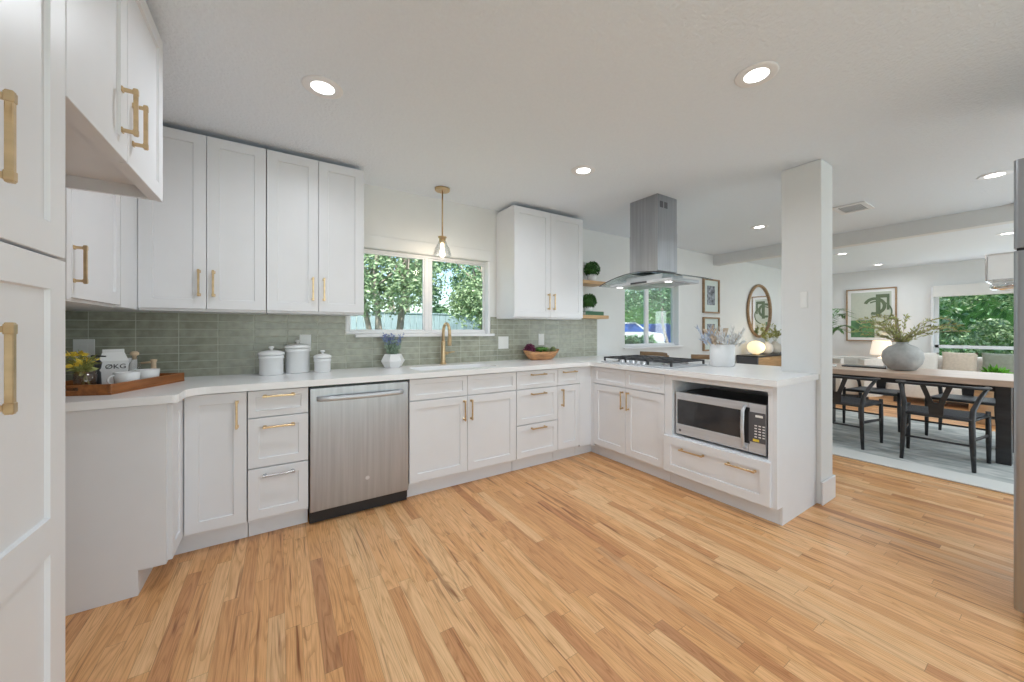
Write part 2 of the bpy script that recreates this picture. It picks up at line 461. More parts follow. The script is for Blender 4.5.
    def leaf(s, p, d, length, width, nrm=None):
        d = Vector(d).normalized(); p = Vector(p)
        nrm = Vector(nrm) if nrm else Vector((random.uniform(-1, 1), random.uniform(-1, 1), random.uniform(-1, 1)))
        side = d.cross(nrm)
        if side.length < 1e-4: side = d.orthogonal()
        side.normalize(); up = side.cross(d)
        a = s.bm.verts.new(p); b = s.bm.verts.new(p + d * length * .45 + side * width / 2 + up * width * .12)
        c = s.bm.verts.new(p + d * length); e = s.bm.verts.new(p + d * length * .45 - side * width / 2 + up * width * .12)
        s.bm.faces.new((a, b, c)); s.bm.faces.new((a, c, e))
        return s
    def build(s, name, material, parent=None, bevel=0.0, smooth_angle=None):
        me = bpy.data.meshes.new(name)
        s.bm.to_mesh(me); s.bm.free()
        me.materials.append(material)
        o = bpy.data.objects.new(name, me)
        col.objects.link(o)
        if parent is not None: o.parent = parent
        if bevel:
            md = o.modifiers.new('bevel', 'BEVEL'); md.width = bevel; md.segments = 2; md.limit_method = 'ANGLE'; md.angle_limit = R(40)
        return o

def tag(o, label, cat, group=None, kind=None):
    o['label'] = label; o['category'] = cat
    if group: o['group'] = group
    if kind: o['kind'] = kind
    return o
def thing(name, label, cat, loc=(0, 0, 0), rz=0.0, group=None):
    o = bpy.data.objects.new(name, None)
    o.empty_display_size = 0.05
    o.location = loc; o.rotation_euler = (0, 0, rz)
    col.objects.link(o)
    return tag(o, label, cat, group)
def struct(name, mb, m, parent=None, bevel=0.0, label=None, cat=None):
    o = mb.build(name, m, parent, bevel)
    o['kind'] = 'structure'
    if label: o['label'] = label; o['category'] = cat
    return o
def kids(o): return [c for c in bpy.data.objects if c.parent == o]
def dup(root, loc, rz, label, group=None):
    r = root.copy(); col.objects.link(r); r.location = loc; r.rotation_euler = (0, 0, rz)
    r['label'] = label
    if group: r['group'] = group
    for ch in kids(root):
        c = ch.copy(); col.objects.link(c); c.parent = r
        for g in kids(ch):
            d = g.copy(); col.objects.link(d); d.parent = c
    return r

# ---------------------------------------------------------------- the room shell
H = 2.42
XL, XR, YB = -3.74, 7.1, -5.6
Z0 = 0.0
rect = lambda a, b, c, d: [(a, c), (b, c), (b, d), (a, d)]
def wall_xz(name, loops, y0, y1, m=M['wall'], **k):
    """loops in (x, z); thickness from y0 to y1"""
    mb = MB(); mb.prism(loops, 0, 1, Matrix(((1, 0, 0, 0), (0, 0, y1 - y0, y0), (0, 1, 0, 0), (0, 0, 0, 1))))
    return struct(name, mb, m, **k)
def wall_yz(name, loops, x0, x1, m=M['wall'], **k):
    mb = MB(); mb.prism(loops, 0, 1, Matrix(((0, 0, x1 - x0, x0), (1, 0, 0, 0), (0, 1, 0, 0), (0, 0, 0, 1))))
    return struct(name, mb, m, **k)

struct('floor', MB().box(XL - .15, XR + .15, YB - .15, 0.15, -0.1, 0), M['floor'])
struct('ceiling', MB().box(XL - .15, XR + .15, YB - .15, 0.15, H, H + 0.12), M['ceil'])
struct('rear_sun_block', MB().box(XL - .15, XR + .15, YB - 3.2, YB - .16, H + .02, H + 0.12), M['ceil'])  # unseen slab added behind the house to keep the sun out
W1 = (-2.26, -0.975, 1.19, 1.90)
W2 = (0.98, 2.15, 1.0, 1.88)
W3 = (-3.55, -1.83, 0.42, 2.0)          # y range, z range on the far wall
wall_xz('wall_back', [rect(XL - .15, XR + .15, 0, H), rect(*W1), rect(*W2)], 0, 0.15)
wall_yz('wall_left', [rect(YB, 0, 0, H)], XL - .15, XL)
wall_yz('wall_right', [rect(YB, 0, 0, H), rect(*W3)], XR, XR + .15)
wall_xz('wall_rear', [rect(XL - .15, XR + .15, 0, H), rect(-3.5, 0.0, 0.1, 2.3), rect(1.7, 5.5, 0.1, 2.3)], YB - .15, YB)
wall_yz('wall_fridge_side', [rect(YB, -3.22, 0, H)], 0.50, 0.66)
# stub wall (post) at the end of the peninsula
struct('wall_post', MB().box(0.42, 0.635, -2.283, -2.03, 0, H), M['wall'], bevel=0.008)
mb = MB()
mb.box(0.408, 0.649, -2.297, -2.284, 0, 0.165, 0.004).box(0.636, 0.649, -2.297, -2.03, 0, 0.165, 0.004)
struct('baseboard_post', mb, M['trim'], bevel=0.004)
struct('trim_1', MB().box(3.05, 3.19, YB, 0, 2.262, H), M['wall'])
struct('baseboard_back', MB().box(0.86, XR, -0.014, -0.001, 0, 0.12, 0.003), M['trim'])
struct('baseboard_right', MB().box(XR - .014, XR - .001, YB, -0.015, 0, 0.12, 0.003), M['trim'])

# tile on the back and left walls
wall_xz('wall_tile', [[(XL + .012, 0.914), (0.478, 0.914), (0.478, 1.352), (W1[1] + .005, 1.352), (W1[1] + .005, 1.186), (W1[0] - .012, 1.186), (W1[0] - .012, 1.352), (XL + .012, 1.352)]], -0.011, -0.001, M['tile'])
wall_yz('wall_tile_side', [rect(-1.19, 0, 0.914, 1.352)], XL, XL + 0.011, M['tile'])

# kitchen window
def window_xz(name, W, y, label, mullion, sill=True):
    x0, x1, z0, z1 = W
    t = bpy.data.objects.new(name, None); col.objects.link(t); t.location = (0, 0, 0); t['kind'] = 'structure'
    mb = MB(); a, b = y, y + .05
    fw = 0.022
    mb.box(x0, x1, a, b, z1 - fw, z1, .003).box(x0, x1, a, b, z0, z0 + fw, .003).box(x0, x0 + fw, a, b, z0 + fw, z1 - fw, .003).box(x1 - fw, x1, a, b, z0 + fw, z1 - fw, .003)
    o = mb.build('window_frame', M['trim'], t); o['kind'] = 'structure'
    mb = MB(); mb.box(mullion - .028, mullion + .002, a - .006, b - .01, z0 + fw, z1 - fw, .003).box(mullion + .006, mullion + .036, a + .012, b + .004, z0 + fw, z1 - fw, .003)
    mb.build('meeting_stile', M['trim'], t)['kind'] = 'structure'
    mb = MB()
    for (p, q, off) in ((x0 + fw, mullion - .028, 0), (mullion + .036, x1 - fw, .014)):
        w = .014
        mb.box(p, q, a + off, a + off + .022, z1 - fw - w, z1 - fw, .002).box(p, q, a + off, a + off + .022, z0 + fw, z0 + fw + w, .002)
        mb.box(p, p + w, a + off, a + off + .022, z0 + fw + w, z1 - fw - w, .002).box(q - w, q, a + off, a + off + .022, z0 + fw + w, z1 - fw - w, .002)
    mb.build('window_sash', M['trim'], t)['kind'] = 'structure'
    MB().box(x0 + fw, x1 - fw, b - .012, b - .008, z0 + fw, z1 - fw).build('window_glass', M['glass'], t)['kind'] = 'structure'
    if sill: sill_o = sill(t)
    return t
def sill1(t):
    MB().box(-2.205, -0.945, -0.045, 0.05, 1.163, 1.187, .004).build('window_sill', M['trim'], t)['kind'] = 'structure'
    MB().box(-2.19, -0.97, -0.012, -0.001, 1.903, 2.005, .002).build('window_header', M['wall'], t)['kind'] = 'structure'
    MB().box(-0.998, -0.976, -0.004, 0.06, 1.19, 1.90, .002).build('window_jamb', M['trim'], t)['kind'] = 'structure'
def sill2(t):
    MB().box(0.95, 2.20, -0.035, 0.05, 0.975, 0.999, .004).build('window_sill', M['trim'], t)['kind'] = 'structure'
    MB().box(2.128, 2.149, -0.003, 0.06, 1.0, 1.88, .002).build('window_jamb', M['trim'], t)['kind'] = 'structure'
window_xz('window_1', W1, 0.062, '', -1.585, sill1)
window_xz('window_2', W2, 0.062, '', 1.50, sill2)
# far dining window (in the wall of constant x)
t = bpy.data.objects.new('window_3', None); col.objects.link(t); t['kind'] = 'structure'
y0, y1, z0, z1 = W3
mb = MB()
for q in ((y0, y1, z1 - .05, z1), (y0, y1, z0, z0 + .05), (y0, y0 + .05, z0, z1), (y1 - .05, y1, z0, z1), (y0, y1, 0.90, 0.955)):
    mb.box(XR + .03, XR + .08, q[0], q[1], q[2], q[3], .003)
mb.build('window_frame', M['trim'], t)['kind'] = 'structure'
MB().box(XR + .055, XR + .06, y0 + .04, y1 - .04, z0 + .04, z1 - .04).build('window_glass', M['glass'], t)['kind'] = 'structure'
MB().box(XR - .03, XR + .03, y0 - .04, y1 + .03, z0 - .03, z0 - .005, .004).build('window_sill', M['trim'], t)['kind'] = 'structure'
b_ = MB().box(XR - .075, XR - .005, y0 - .03, y1 + .01, 1.815, 2.015, .006).build('roller_blind', M['fabric_white'], t); b_['kind'] = 'structure'
MB().box(XR - .065, XR + .0, y1 + .002, y1 + .03, 0.42, 2.0, .004).build('window_jamb', M['trim'], t)['kind'] = 'structure'
# made-up glazed openings behind the camera, added for the fill lights
for k, (a, b) in enumerate(((-3.5, 0.0), (1.7, 5.5))):
    t = bpy.data.objects.new('window_%d' % (4 + k), None); col.objects.link(t); t['kind'] = 'structure'
    mb = MB(); mid = (a + b) / 2
    for q in ((a, b, 2.24, 2.3), (a, b, 0.1, 0.16), (a, a + .06, .16, 2.24), (b - .06, b, .16, 2.24), (mid - .05, mid + .05, .16, 2.24)):
        mb.box(q[0], q[1], YB - .10, YB - .05, q[2], q[3], .003)
    mb.build('window_frame', M['trim'], t)['kind'] = 'structure'
    MB().box(a + .05, b - .05, YB - .08, YB - .075, .15, 2.25).build('window_glass', M['glass'], t)['kind'] = 'structure'

# ---------------------------------------------------------------- cabinetry
def shaker(x0, x1, z0, z1, yf, rail=0.058, th=0.019, rec=0.008, midrail=None):
    """door leaf, front face at y=yf looking to -y"""
    t = bmesh.new()
    def ring(a, b, c, d, y): return [t.verts.new(p) for p in ((a, y, c), (b, y, c), (b, y, d), (a, y, d))]
    e = 0.0015
    outb = ring(x0, x1, z0, z1, yf + th)
    outm = ring(x0, x1, z0, z1, yf + e)
    outf = ring(x0 + e, x1 - e, z0 + e, z1 - e, yf)
    t.faces.new(outb[::-1])
    def bridge(a, b):
        for i in range(4):
            j = (i + 1) % 4; t.faces.new((a[i], a[j], b[j], b[i]))
    bridge(outb, outm); bridge(outm, outf)
    wins = [(z0 + rail, z1 - rail)]
    if midrail: wins = [(z0 + rail, midrail[0]), (midrail[1], z1 - rail)]
    if len(wins) == 1:
        i1 = ring(x0 + rail, x1 - rail, wins[0][0], wins[0][1], yf)
        i2 = ring(x0 + rail + .0025, x1 - rail - .0025, wins[0][0] + .0025, wins[0][1] - .0025, yf + rec)
        bridge(outf, i1); bridge(i1, i2); t.faces.new(i2)
    else:
        a1 = ring(x0 + rail, x1 - rail, wins[0][0], wins[0][1], yf); a2 = ring(x0 + rail + .0025, x1 - rail - .0025, wins[0][0] + .0025, wins[0][1] - .0025, yf + rec)
        b1 = ring(x0 + rail, x1 - rail, wins[1][0], wins[1][1], yf); b2 = ring(x0 + rail + .0025, x1 - rail - .0025, wins[1][0] + .0025, wins[1][1] - .0025, yf + rec)
        bridge(a1, a2); t.faces.new(a2); bridge(b1, b2); t.faces.new(b2)
        f = t.faces.new
        f((outf[0], outf[1], a1[1], a1[0])); f((b1[3], b1[2], outf[2], outf[3])); f((a1[3], a1[2], b1[1], b1[0]))
        f((outf[0], a1[0], a1[3], b1[0], b1[3], outf[3])); f((outf[1], outf[2], b1[2], b1[1], a1[2], a1[1]))
    bmesh.ops.recalc_face_normals(t, faces=t.faces)
    mb = MB(); mb._join(t); return mb

def pull(cx, cz, yf, vertical, parent, length=0.16, m=None):
    """square bar pull with flared feet, standing 32 mm off the face"""
    h = length / 2; mb = MB(); s = 0.005; out = yf - 0.030
    if vertical:
        mb.box(cx - s, cx + s, out - s, out + s, cz - h, cz + h, .0012)
        for q in (-1, 1):
            zc = cz + q * (h - .011)
            mb.box(cx - s - .0012, cx + s + .0012, out - s - .001, out + s + .001, zc - .0085, zc + .0085, .0012)
            mb.box(cx - s, cx + s, out, yf + .0005, zc - s, zc + s, .001)
            mb.box(cx - .008, cx + .008, yf - .004, yf + .0005, zc - .008, zc + .008, .001)
    else:
        mb.box(cx - h, cx + h, out - s, out + s, cz - s, cz + s, .0012)
        for q in (-1, 1):
            xc = cx + q * (h - .011)
            mb.box(xc - .0085, xc + .0085, out - s - .001, out + s + .001, cz - s - .0012, cz + s + .0012, .0012)
            mb.box(xc - s, xc + s, out, yf + .0005, cz - s, cz + s, .001)
            mb.box(xc - .008, xc + .008, yf - .004, yf + .0005, cz - .008, cz + .008, .001)
    o = mb.build('pull_handle', m or M['brass'], parent)
    if m is M['nickel']: o['label'] = 'grey nickel pull handle'
    return o

G = 0.0015
def cabinet(name, label, loc, rz, D, width, z0, z1, fronts, group, toe=0.105, x0=0.0, depth_back=0.003, side=True, cat='cabinet'):
    t = thing(name, label, cat, loc, rz, group)
    yb, yc = -depth_back, -D + .021
    mb = MB()
    zc = z0
    mb.box(x0 + .001, x0 + width - .001, yc, yb, zc, z1)
    mb.build('carcass', M['cab'], t)
    if toe:
        MB().box(x0 + .001, x0 + width - .001, -D + .075, yb - .02, 0.001, z0 - .0005).build('toe_kick', M['cab'], t)
    for f in fronts:
        kind, a, b, c, d = f[:5]
        d_ = shaker(a + G, b - G, c + G, d - G, -D, rail=0.05 if (kind != 'door') else 0.058, rec=.008)
        if kind != 'door':
            d_.bm.free(); rl = 0.036 if (d - c) < .2 else 0.05
            d_ = shaker(a + G, b - G, c + G, d - G, -D, rail=rl)
        o = d_.build('door' if kind == 'door' else ('drawer_front' if kind == 'drawer' else 'false_front'), M['cab'], t)
        for h in f[5:]:
            pull(h[0], h[1], -D, h[2] == 'v', o, h[3] if len(h) > 3 else .16, h[4] if len(h) > 4 else None)
    return t
BG = 'white shaker base cabinets'
UG = 'white shaker wall cabinets'
FZ0, FZ1 = 0.122, 0.868
CB0, CT = 0.105, 0.872
# sink run: local x = world x - origin
def run(xa, xb): return xb - xa
cabinet('base_cabinet', 'narrow white base cabinet of three drawers beside the dishwasher, lowest pull grey', (-2.858, 0, 0), 0, .61, .300, CB0, CT, [
    ('drawer', 0, .300, .713, FZ1, (.150, .835, 'h')),
    ('drawer', 0, .300, .42, .709, (.150, .655, 'h')),
    ('drawer', 0, .300, FZ0, .416, (.150, .372, 'h', .16, M['nickel']))], BG)
cabinet('base_cabinet', 'wide white sink base cabinet with two doors and two plain false drawer fronts', (-1.942, 0, 0), 0, .61, .896, CB0, CT, [
    ('false', 0, .448, .713, FZ1), ('false', .448, .896, .713, FZ1),
    ('door', 0, .448, FZ0, .709, (.418, .60, 'v')), ('door', .448, .896, FZ0, .709, (.478, .60, 'v'))], BG)
cabinet('base_cabinet', 'white base cabinet of three drawers with all brass pulls, between sink base and corner door', (-1.043, 0, 0), 0, .61, .444, CB0, CT, [
    ('drawer', 0, .444, .713, FZ1, (.222, .832, 'h')),
    ('drawer', 0, .444, .405, .709, (.222, .665, 'h')),
    ('drawer', 0, .444, FZ0, .401, (.222, .365, 'h'))], BG)
cabinet('base_cabinet', 'slim white base cabinet with one drawer over one door, next to the inside corner', (-0.597, 0, 0), 0, .61, .268, CB0, CT, [
    ('drawer', 0, .268, .713, FZ1, (.134, .832, 'h')),
    ('door', 0, .268, FZ0, .709, (.045, .60, 'v'))], BG)
# blind corner filler of the sink run and the peninsula
t = thing('corner_filler', 'plain white filler post in the inside corner under the counter', 'cabinet', (0, 0, 0), 0, BG)
mb = MB(); mb.box(-0.327, -0.171, -.606, -.004, CB0, CT).box(-0.171, 0.41, -.65, -.004, CB0, CT).box(-.188, -.171, -.651, -.60, CB0, CT)
mb.build('carcass', M['cab'], t)
MB().box(-0.327, 0.40, -.535, -.03, 0.001, CB0 - .001).box(-.115, .40, -.65, -.534, 0.001, CB0 - .001).build('toe_kick', M['cab'], t)
# left corner cabinet (L-shaped, two leaves meeting in the corner) with its end panel
t = thing('base_cabinet', 'white L-shaped corner base cabinet with plain end panel, its doors meeting below the wooden tray', 'cabinet', (0, 0, 0), 0, BG)
fx = -3.131
L_ = [(XL + .014, -.004), (XL + .014, -.842), (fx - .022, -.842), (fx - .022, -.589), (-2.861, -.589), (-2.861, -.004)]
MB().prism([L_], CB0, CT).build('carcass', M['cab'], t)
Lt = [(XL + .014, -.03), (XL + .014, -.842), (fx - .112, -.842), (fx - .112, -.535), (-2.861, -.535), (-2.861, -.03)]
MB().prism([Lt], 0.001, CB0 - .001).build('toe_kick', M['cab'], t)
pz = [(XL + .014, 0.001), (fx - .112, 0.001), (fx - .112, CB0 + .012), (fx - .018, CB0 + .012), (fx - .018, CT), (XL + .014, CT)]
mb = MB(); mb.prism([pz], 0, 1, Matrix(((1, 0, 0, 0), (0, 0, .018, -.861), (0, 1, 0, 0), (0, 0, 0, 1)))); mb.build('end_panel', M['cab'], t, bevel=.0015)
d = shaker(fx + .004, -2.863, FZ0, FZ1, -.61).build('door', M['cab'], t)
pull(-2.905, 0.745, -.61, True, d)
mb = shaker(-.842, -.6135, FZ0, FZ1, 0); bmesh.ops.transform(mb.bm, matrix=Matrix(((0, -1, 0, fx), (1, 0, 0, 0), (0, 0, 1, 0), (0, 0, 0, 1))), verts=mb.bm.verts)
mb.build('door', M['cab'], t)

# dishwasher
t = thing('dishwasher', 'stainless steel dishwasher with a bar handle under the counter', 'dishwasher', (-2.25, 0, 0))
MB().box(-.300, .300, -.585, -.03, .03, .868).build('tub', M['black'], t)
MB().box(-.301, .300, -.618, -.587, .088, .858, .004, 2).build('door', M['steel'], t)
mb = MB()
mb.box(-.298, .297, -.600, -.586, .859, .871, .001)
mb.build('control_strip', M['black_gloss'], t)
hp = [(-.262 + .524 * i / 16, -.618 - .038 * math.sin(PI * min(1, max(0, i / 16))) ** .35 if 0 < i < 16 else -.616, .79) for i in range(17)]
MB().tube(hp, .0125, 8, flat=(0.55, 1.25)).build('handle', M['steel_light'], t)
MB().box(-.30, .30, -.575, -.55, .004, .080).box(-.30, .30, -.586, -.555, .070, .086).build('toe_kick', M['black'], t)
MB().lathe([(.013, 0), (.013, .0006)], mtx=Matrix.Translation((0.03, -.6182, .235)) @ Matrix.Rotation(R(90), 4, 'X'), smooth=False).build('badge', M['steel_light'], t)
for x in (-.20, .22):
    MB().box(x - .03, x + .03, -.595, -.588, .868, .8745).build('mounting_bracket', M['steel_light'], t)

# peninsula cabinets: local x runs toward the room (-y world), fronts face -x world
PX = 0.42
def pen(name, label, y_start, width, fronts, **k):
    return cabinet(name, label, (PX, y_start, 0), -PI / 2, PX + .19, width, CB0, CT, fronts, BG, **k)
pen('base_cabinet', 'white two-door peninsula base cabinet below the gas cooktop', -.653, .798, [
    ('false', 0, .399, .713, FZ1), ('false', .399, .798, .713, FZ1),
    ('door', 0, .399, FZ0, .709, (.366, .60, 'v')), ('door', .399, .798, FZ0, .709, (.432, .60, 'v'))])
t = thing('base_cabinet', 'white peninsula end cabinet with an open microwave bay over one wide two-pull drawer', 'cabinet', (PX, -1.452, 0), -PI / 2, BG)
Dp = PX + .19; Wd = .783; nx0, nx1, nz0, nz1 = .066, .752, .408, .835
mb = MB()
mb.prism([rect(0.001, Wd, .122, CT), rect(nx0, nx1, nz0, nz1)], 0, 1, Matrix(((1, 0, 0, 0), (0, 0, .022, -Dp + .001), (0, 1, 0, 0), (0, 0, 0, 1))))
mb.box(.001, nx0, -Dp + .023, -.003, CB0, CT).box(nx1, Wd, -Dp + .023, -.003, CB0, CT).box(nx0, nx1, -Dp + .023, -.003, CB0, nz0).box(nx0, nx1, -Dp + .023, -.003, nz1, CT).box(nx0, nx1, -.08, -.003, nz0, nz1)
mb.build('carcass', M['cab'], t)
MB().box(.001, Wd, -Dp + .075, -.02, .001, CB0 - .001).build('toe_kick', M['cab'], t)
d = shaker(.004, Wd - .012, FZ0, .40, -Dp - .001 - .018, rail=.062).build('drawer_front', M['cab'], t)
pull(.25, .325, -Dp - .019, False, d, .19); pull(.60, .325, -Dp - .019, False, d, .19)
MB().prism([[( -Dp + .002, .118), (-Dp + .002, CT), (-.003, CT), (-.003, .001), (-Dp + .075, .001), (-Dp + .075, .118)]], Wd + .001, Wd + .019, Matrix(((0, 0, 1, 0), (1, 0, 0, 0), (0, 1, 0, 0), (0, 0, 0, 1)))).build('end_panel', M['cab'], t)

# wall cabinets of the sink wall
UZ0, UZ1 = 1.345, 2.388
def upper(label, xa, w, D=.35, z1=UZ1, z0=UZ0):
    h = w / 2
    t = cabinet('wall_cabinet', label, (xa, 0, 0), 0, D, w, z0 - .012, z1 + .004, [
        ('door', 0, h, z0, z1, (h - .033, z0 + .155, 'v')), ('door', h, w, z0, z1, (h + .033, z0 + .155, 'v'))], UG, toe=0)
    return t
upper('white two-door wall cabinet nearest the room corner, above the wooden tray', -3.359, .582)
upper('white two-door wall cabinet directly beside the sink window, above the canisters', -2.775, .581)
upper('shorter white two-door wall cabinet between the sink window and the wooden shelves', -.908, .852, z1=2.384)
# blind corner wall cabinet on the left wall with its door facing +x
t = thing('wall_cabinet', 'single-door white wall cabinet on the side wall, between deep cabinet and corner', 'cabinet', (0, 0, 0), 0, UG)
MB().box(XL + .014, -3.381, -1.176, -.004, UZ0 - .012, UZ1 - .006).box(-3.381, -3.3588, -.612, -.3485, UZ0 - .010, UZ1 - .002).box(-3.381, -3.3605, -1.176, -1.138, UZ0 - .01, UZ1 - .002).build('carcass', M['cab'], t)
mb = shaker(-1.136, -.615, UZ0, UZ1, 0)
MX = lambda fx: Matrix(((0, -1, 0, fx), (1, 0, 0, 0), (0, 0, 1, 0), (0, 0, 0, 1)))
bmesh.ops.transform(mb.bm, matrix=MX(-3.36), verts=mb.bm.verts)
d = mb.build('door', M['cab'], t)
def pull_x(cy, cz, fx, parent, length=.16):
    o = pull(cy, cz, 0, True, parent, length)
    o.data.transform(MX(fx))
    return o
pull_x(-1.118, 1.475, -3.36, d, .15)
# deep cabinet over the empty fridge space
t = thing('wall_cabinet', 'deep white two-door cabinet above the empty appliance space', 'cabinet', (0, 0, 0), 0, UG)
DX = -3.10
mb = MB()
mb.box(XL + .004, DX - .021, -2.022, -1.186, 1.79, 2.395).box(XL + .004, DX - .021, -1.204, -1.186, 1.745, 1.79).box(XL + .004, DX - .021, -2.022, -2.010, 1.745, 1.79).box(DX - .04, DX - .021, -2.010, -1.204, 1.745, 1.79)
mb.build('carcass', M['cab'], t)
for a, b, hy in ((-2.020, -1.618, -1.668), (-1.614, -1.188, -1.566)):
    mb = shaker(a, b, 1.742, 2.392, 0); bmesh.ops.transform(mb.bm, matrix=MX(DX), verts=mb.bm.verts)
    d = mb.build('door', M['cab'], t)
    pull_x(hy, 1.885, DX, d, .145)
# pantry
t = thing('pantry_cabinet', 'tall white pantry cabinet with large brass pulls, closest to the viewer', 'cabinet', (0, 0, 0))
MB().box(XL + .004, DX - .021, -2.66, -2.030, .105, 2.395).build('carcass', M['cab'], t)
MB().box(XL + .004, DX - .085, -2.66, -2.030, .001, .104).build('toe_kick', M['cab'], t)
for a, b in ((-2.345, -2.024), (-2.660, -2.349)):
    for (z0, z1, hz, mr) in ((.125, 1.372, 1.158, (.755, .83)), (1.378, 2.392, 1.535, None)):
        mb = shaker(a, b, z0, z1, 0, rail=.066, midrail=mr); bmesh.ops.transform(mb.bm, matrix=MX(DX), verts=mb.bm.verts)
        d = mb.build('door', M['cab'], t)
        pull_x(-2.311 if a > -2.5 else -2.383, hz, DX, d, .15)

# ---------------------------------------------------------------- countertop, sink, faucet
def arc(cx, cy, r, a0, a1, n=8): return [(cx + r * math.cos(R(a0 + (a1 - a0) * i / n)), cy + r * math.sin(R(a0 + (a1 - a0) * i / n))) for i in range(n + 1)]
fy, gx = -.640, -0.222
out = [(XL + .0115, -.0115), (XL + .0115, -.882), (-3.106 - .02, -.882)] + arc(-3.126, -.862, .02, -90, 0, 3)
out += arc(-3.106 + .09, fy - .09, .09, 180, 90, 8)
out += arc(gx - .03, fy - .03, .03, 90, 0, 4)
out += [(gx, -2.268), (.418, -2.268), (.418, -2.028), (.80, -2.028), (.80, -.0115)]
sx0, sx1, sy0, sy1, sr = -1.84, -1.15, -.50, -.20, .05
hole = arc(sx1 - sr, sy1 - sr, sr, 0, 90, 5) + arc(sx0 + sr, sy1 - sr, sr, 90, 180, 5) + arc(sx0 + sr, sy0 + sr, sr, 180, 270, 5) + arc(sx1 - sr, sy0 + sr, sr, 270, 360, 5)
tag(MB().prism([out, hole], .8755, .914).build('countertop', M['quartz'], bevel=.002), 'white quartz countertop running under the sink window and along the peninsula', 'countertop')
t = thing('kitchen_sink', 'stainless undermount basin sunk into the counter below the window', 'sink', ((sx0 + sx1) / 2, (sy0 + sy1) / 2, .8745))
a, b = (sx1 - sx0) / 2, (sy1 - sy0) / 2
mb = MB()
mb.box(-a - .015, a + .015, -b - .015, b + .015, -.21, -.20).box(-a - .015, -a, -b - .015, b + .015, -.20, 0).box(a, a + .015, -b - .015, b + .015, -.20, 0).box(-a, a, -b - .015, -b, -.20, 0).box(-a, a, b, b + .015, -.20, 0)
mb.build('basin', M['nickel'], t)
MB().lathe([(.04, 0), (.045, .003), (.03, .004), (0, .002)], c=(0, 0, -.1995)).build('drain', M['chrome'], t)

t = thing('faucet', 'brass gooseneck pull-down faucet with side lever, in front of the sink window', 'faucet', (-1.487, -.075, .914))
MB().lathe([(.027, .0005), (.027, .012), (.021, .02), (.019, .06), (.019, .2), (.0165, .21)]).build('body', M['brass'], t)
pts = [(0, 0, .20), (0, 0, .27)] + [(0, -.075 + .075 * math.cos(R(a)), .28 + .085 * math.sin(R(a))) for a in range(0, 181, 18)]
MB().tube(pts + [(0, -.15, .262)], .0135, 12).build('spout', M['brass'], t)
MB().lathe([(.0175, 0), (.019, .05), (.0145, .095)], c=(0, -.15, .172)).build('spray_head', M['brass'], t)
MB().lathe([(.014, 0), (.014, .0012)], c=(0, -.15, .1705)).build('spray_face', M['black'], t)
MB().tube([(.015, 0, .10), (.045, 0, .10)], .014, 12).tube([(.03, 0, .10), (.075, -.01, .108), (.105, -.015, .11)], [.007, .006, .005], 8).build('lever', M['brass'], t)

# ---------------------------------------------------------------- cooktop
t = thing('gas_cooktop', 'stainless gas cooktop with black cast iron grates, set in the peninsula counter', 'cooktop', (.115, -1.09, .914))
cw, cl = .265, .38
MB().box(-cw, cw, -cl, cl, .0008, .012, .003).build('cooktop_tray', M['steel_light'], t)
for gy in (-.253, 0, .253):
    mb = MB(); x0, x1, y0, y1 = -.235, .235, gy - .122, gy + .122; z = .052; w = .0065
    mb.box(x0, x1, y0, y0 + 2 * w, z - .012, z, .002).box(x0, x1, y1 - 2 * w, y1, z - .012, z, .002).box(x0, x0 + 2 * w, y0, y1, z - .012, z, .002).box(x1 - 2 * w, x1, y0, y1, z - .012, z, .002)
    mb.box(x0, x1, gy - w, gy + w, z - .010, z + .001, .002)
    for q in (-.12, 0, .12): mb.box(q - w, q + w, y0, y1, z - .010, z, .002)
    for sx in (x0 + .008, x1 - .008):
        for sy in (y0 + .008, y1 - .008): mb.box(sx - .008, sx + .008, sy - .008, sy + .008, .0125, z - .006, .002)
    mb.build('grate', M['iron'], t)
for (x, y, r) in ((-.12, .253, .03), (.12, .253, .038), (0.02, 0, .05), (-.12, -.253, .038), (.12, -.253, .03)):
    bn = MB().lathe([(r * 1.25, 0), (r * 1.25, .006), (r, .009), (r, .018)], c=(x, y, .0125)).build('burner', M['nickel'], t)
    MB().lathe([(r * .85, 0), (r * .9, .006), (r * .6, .008), (0, .008)], c=(x, y, .031)).build('burner_cap', M['iron'], bn)
for k in range(5):
    MB().lathe([(.019, 0), (.019, .006), (.016, .008), (.0145, .026), (0, .028)], c=(-.2475, -.12 + .06 * k, .0125), seg=16).build('knob', M['steel_light'], t)

# ---------------------------------------------------------------- range hood
HX, HY = .165, -1.077
t = thing('range_hood', 'stainless island range hood with square chimney and curved glass canopy, hung over the cooktop', 'range hood', (HX, HY, 1.62))
MB().box(-.138, .140, -.145, .165, .125, H - 1.62 - .001, .002).build('chimney', M['steel'], t)
mb = MB()
mb.box(-.1395, .1415, -.1465, .1665, .125, .48, .001)
mb.build('chimney_sleeve', M['steel'], t)
for q in (0, 1):
    x = -.085 + q * .062
    mb = MB()
    mb.box(x - .022, x + .022, -.1475, -.1452, .685, .740)
    g = mb.build('vent_grille', M['dark_grey'], t)
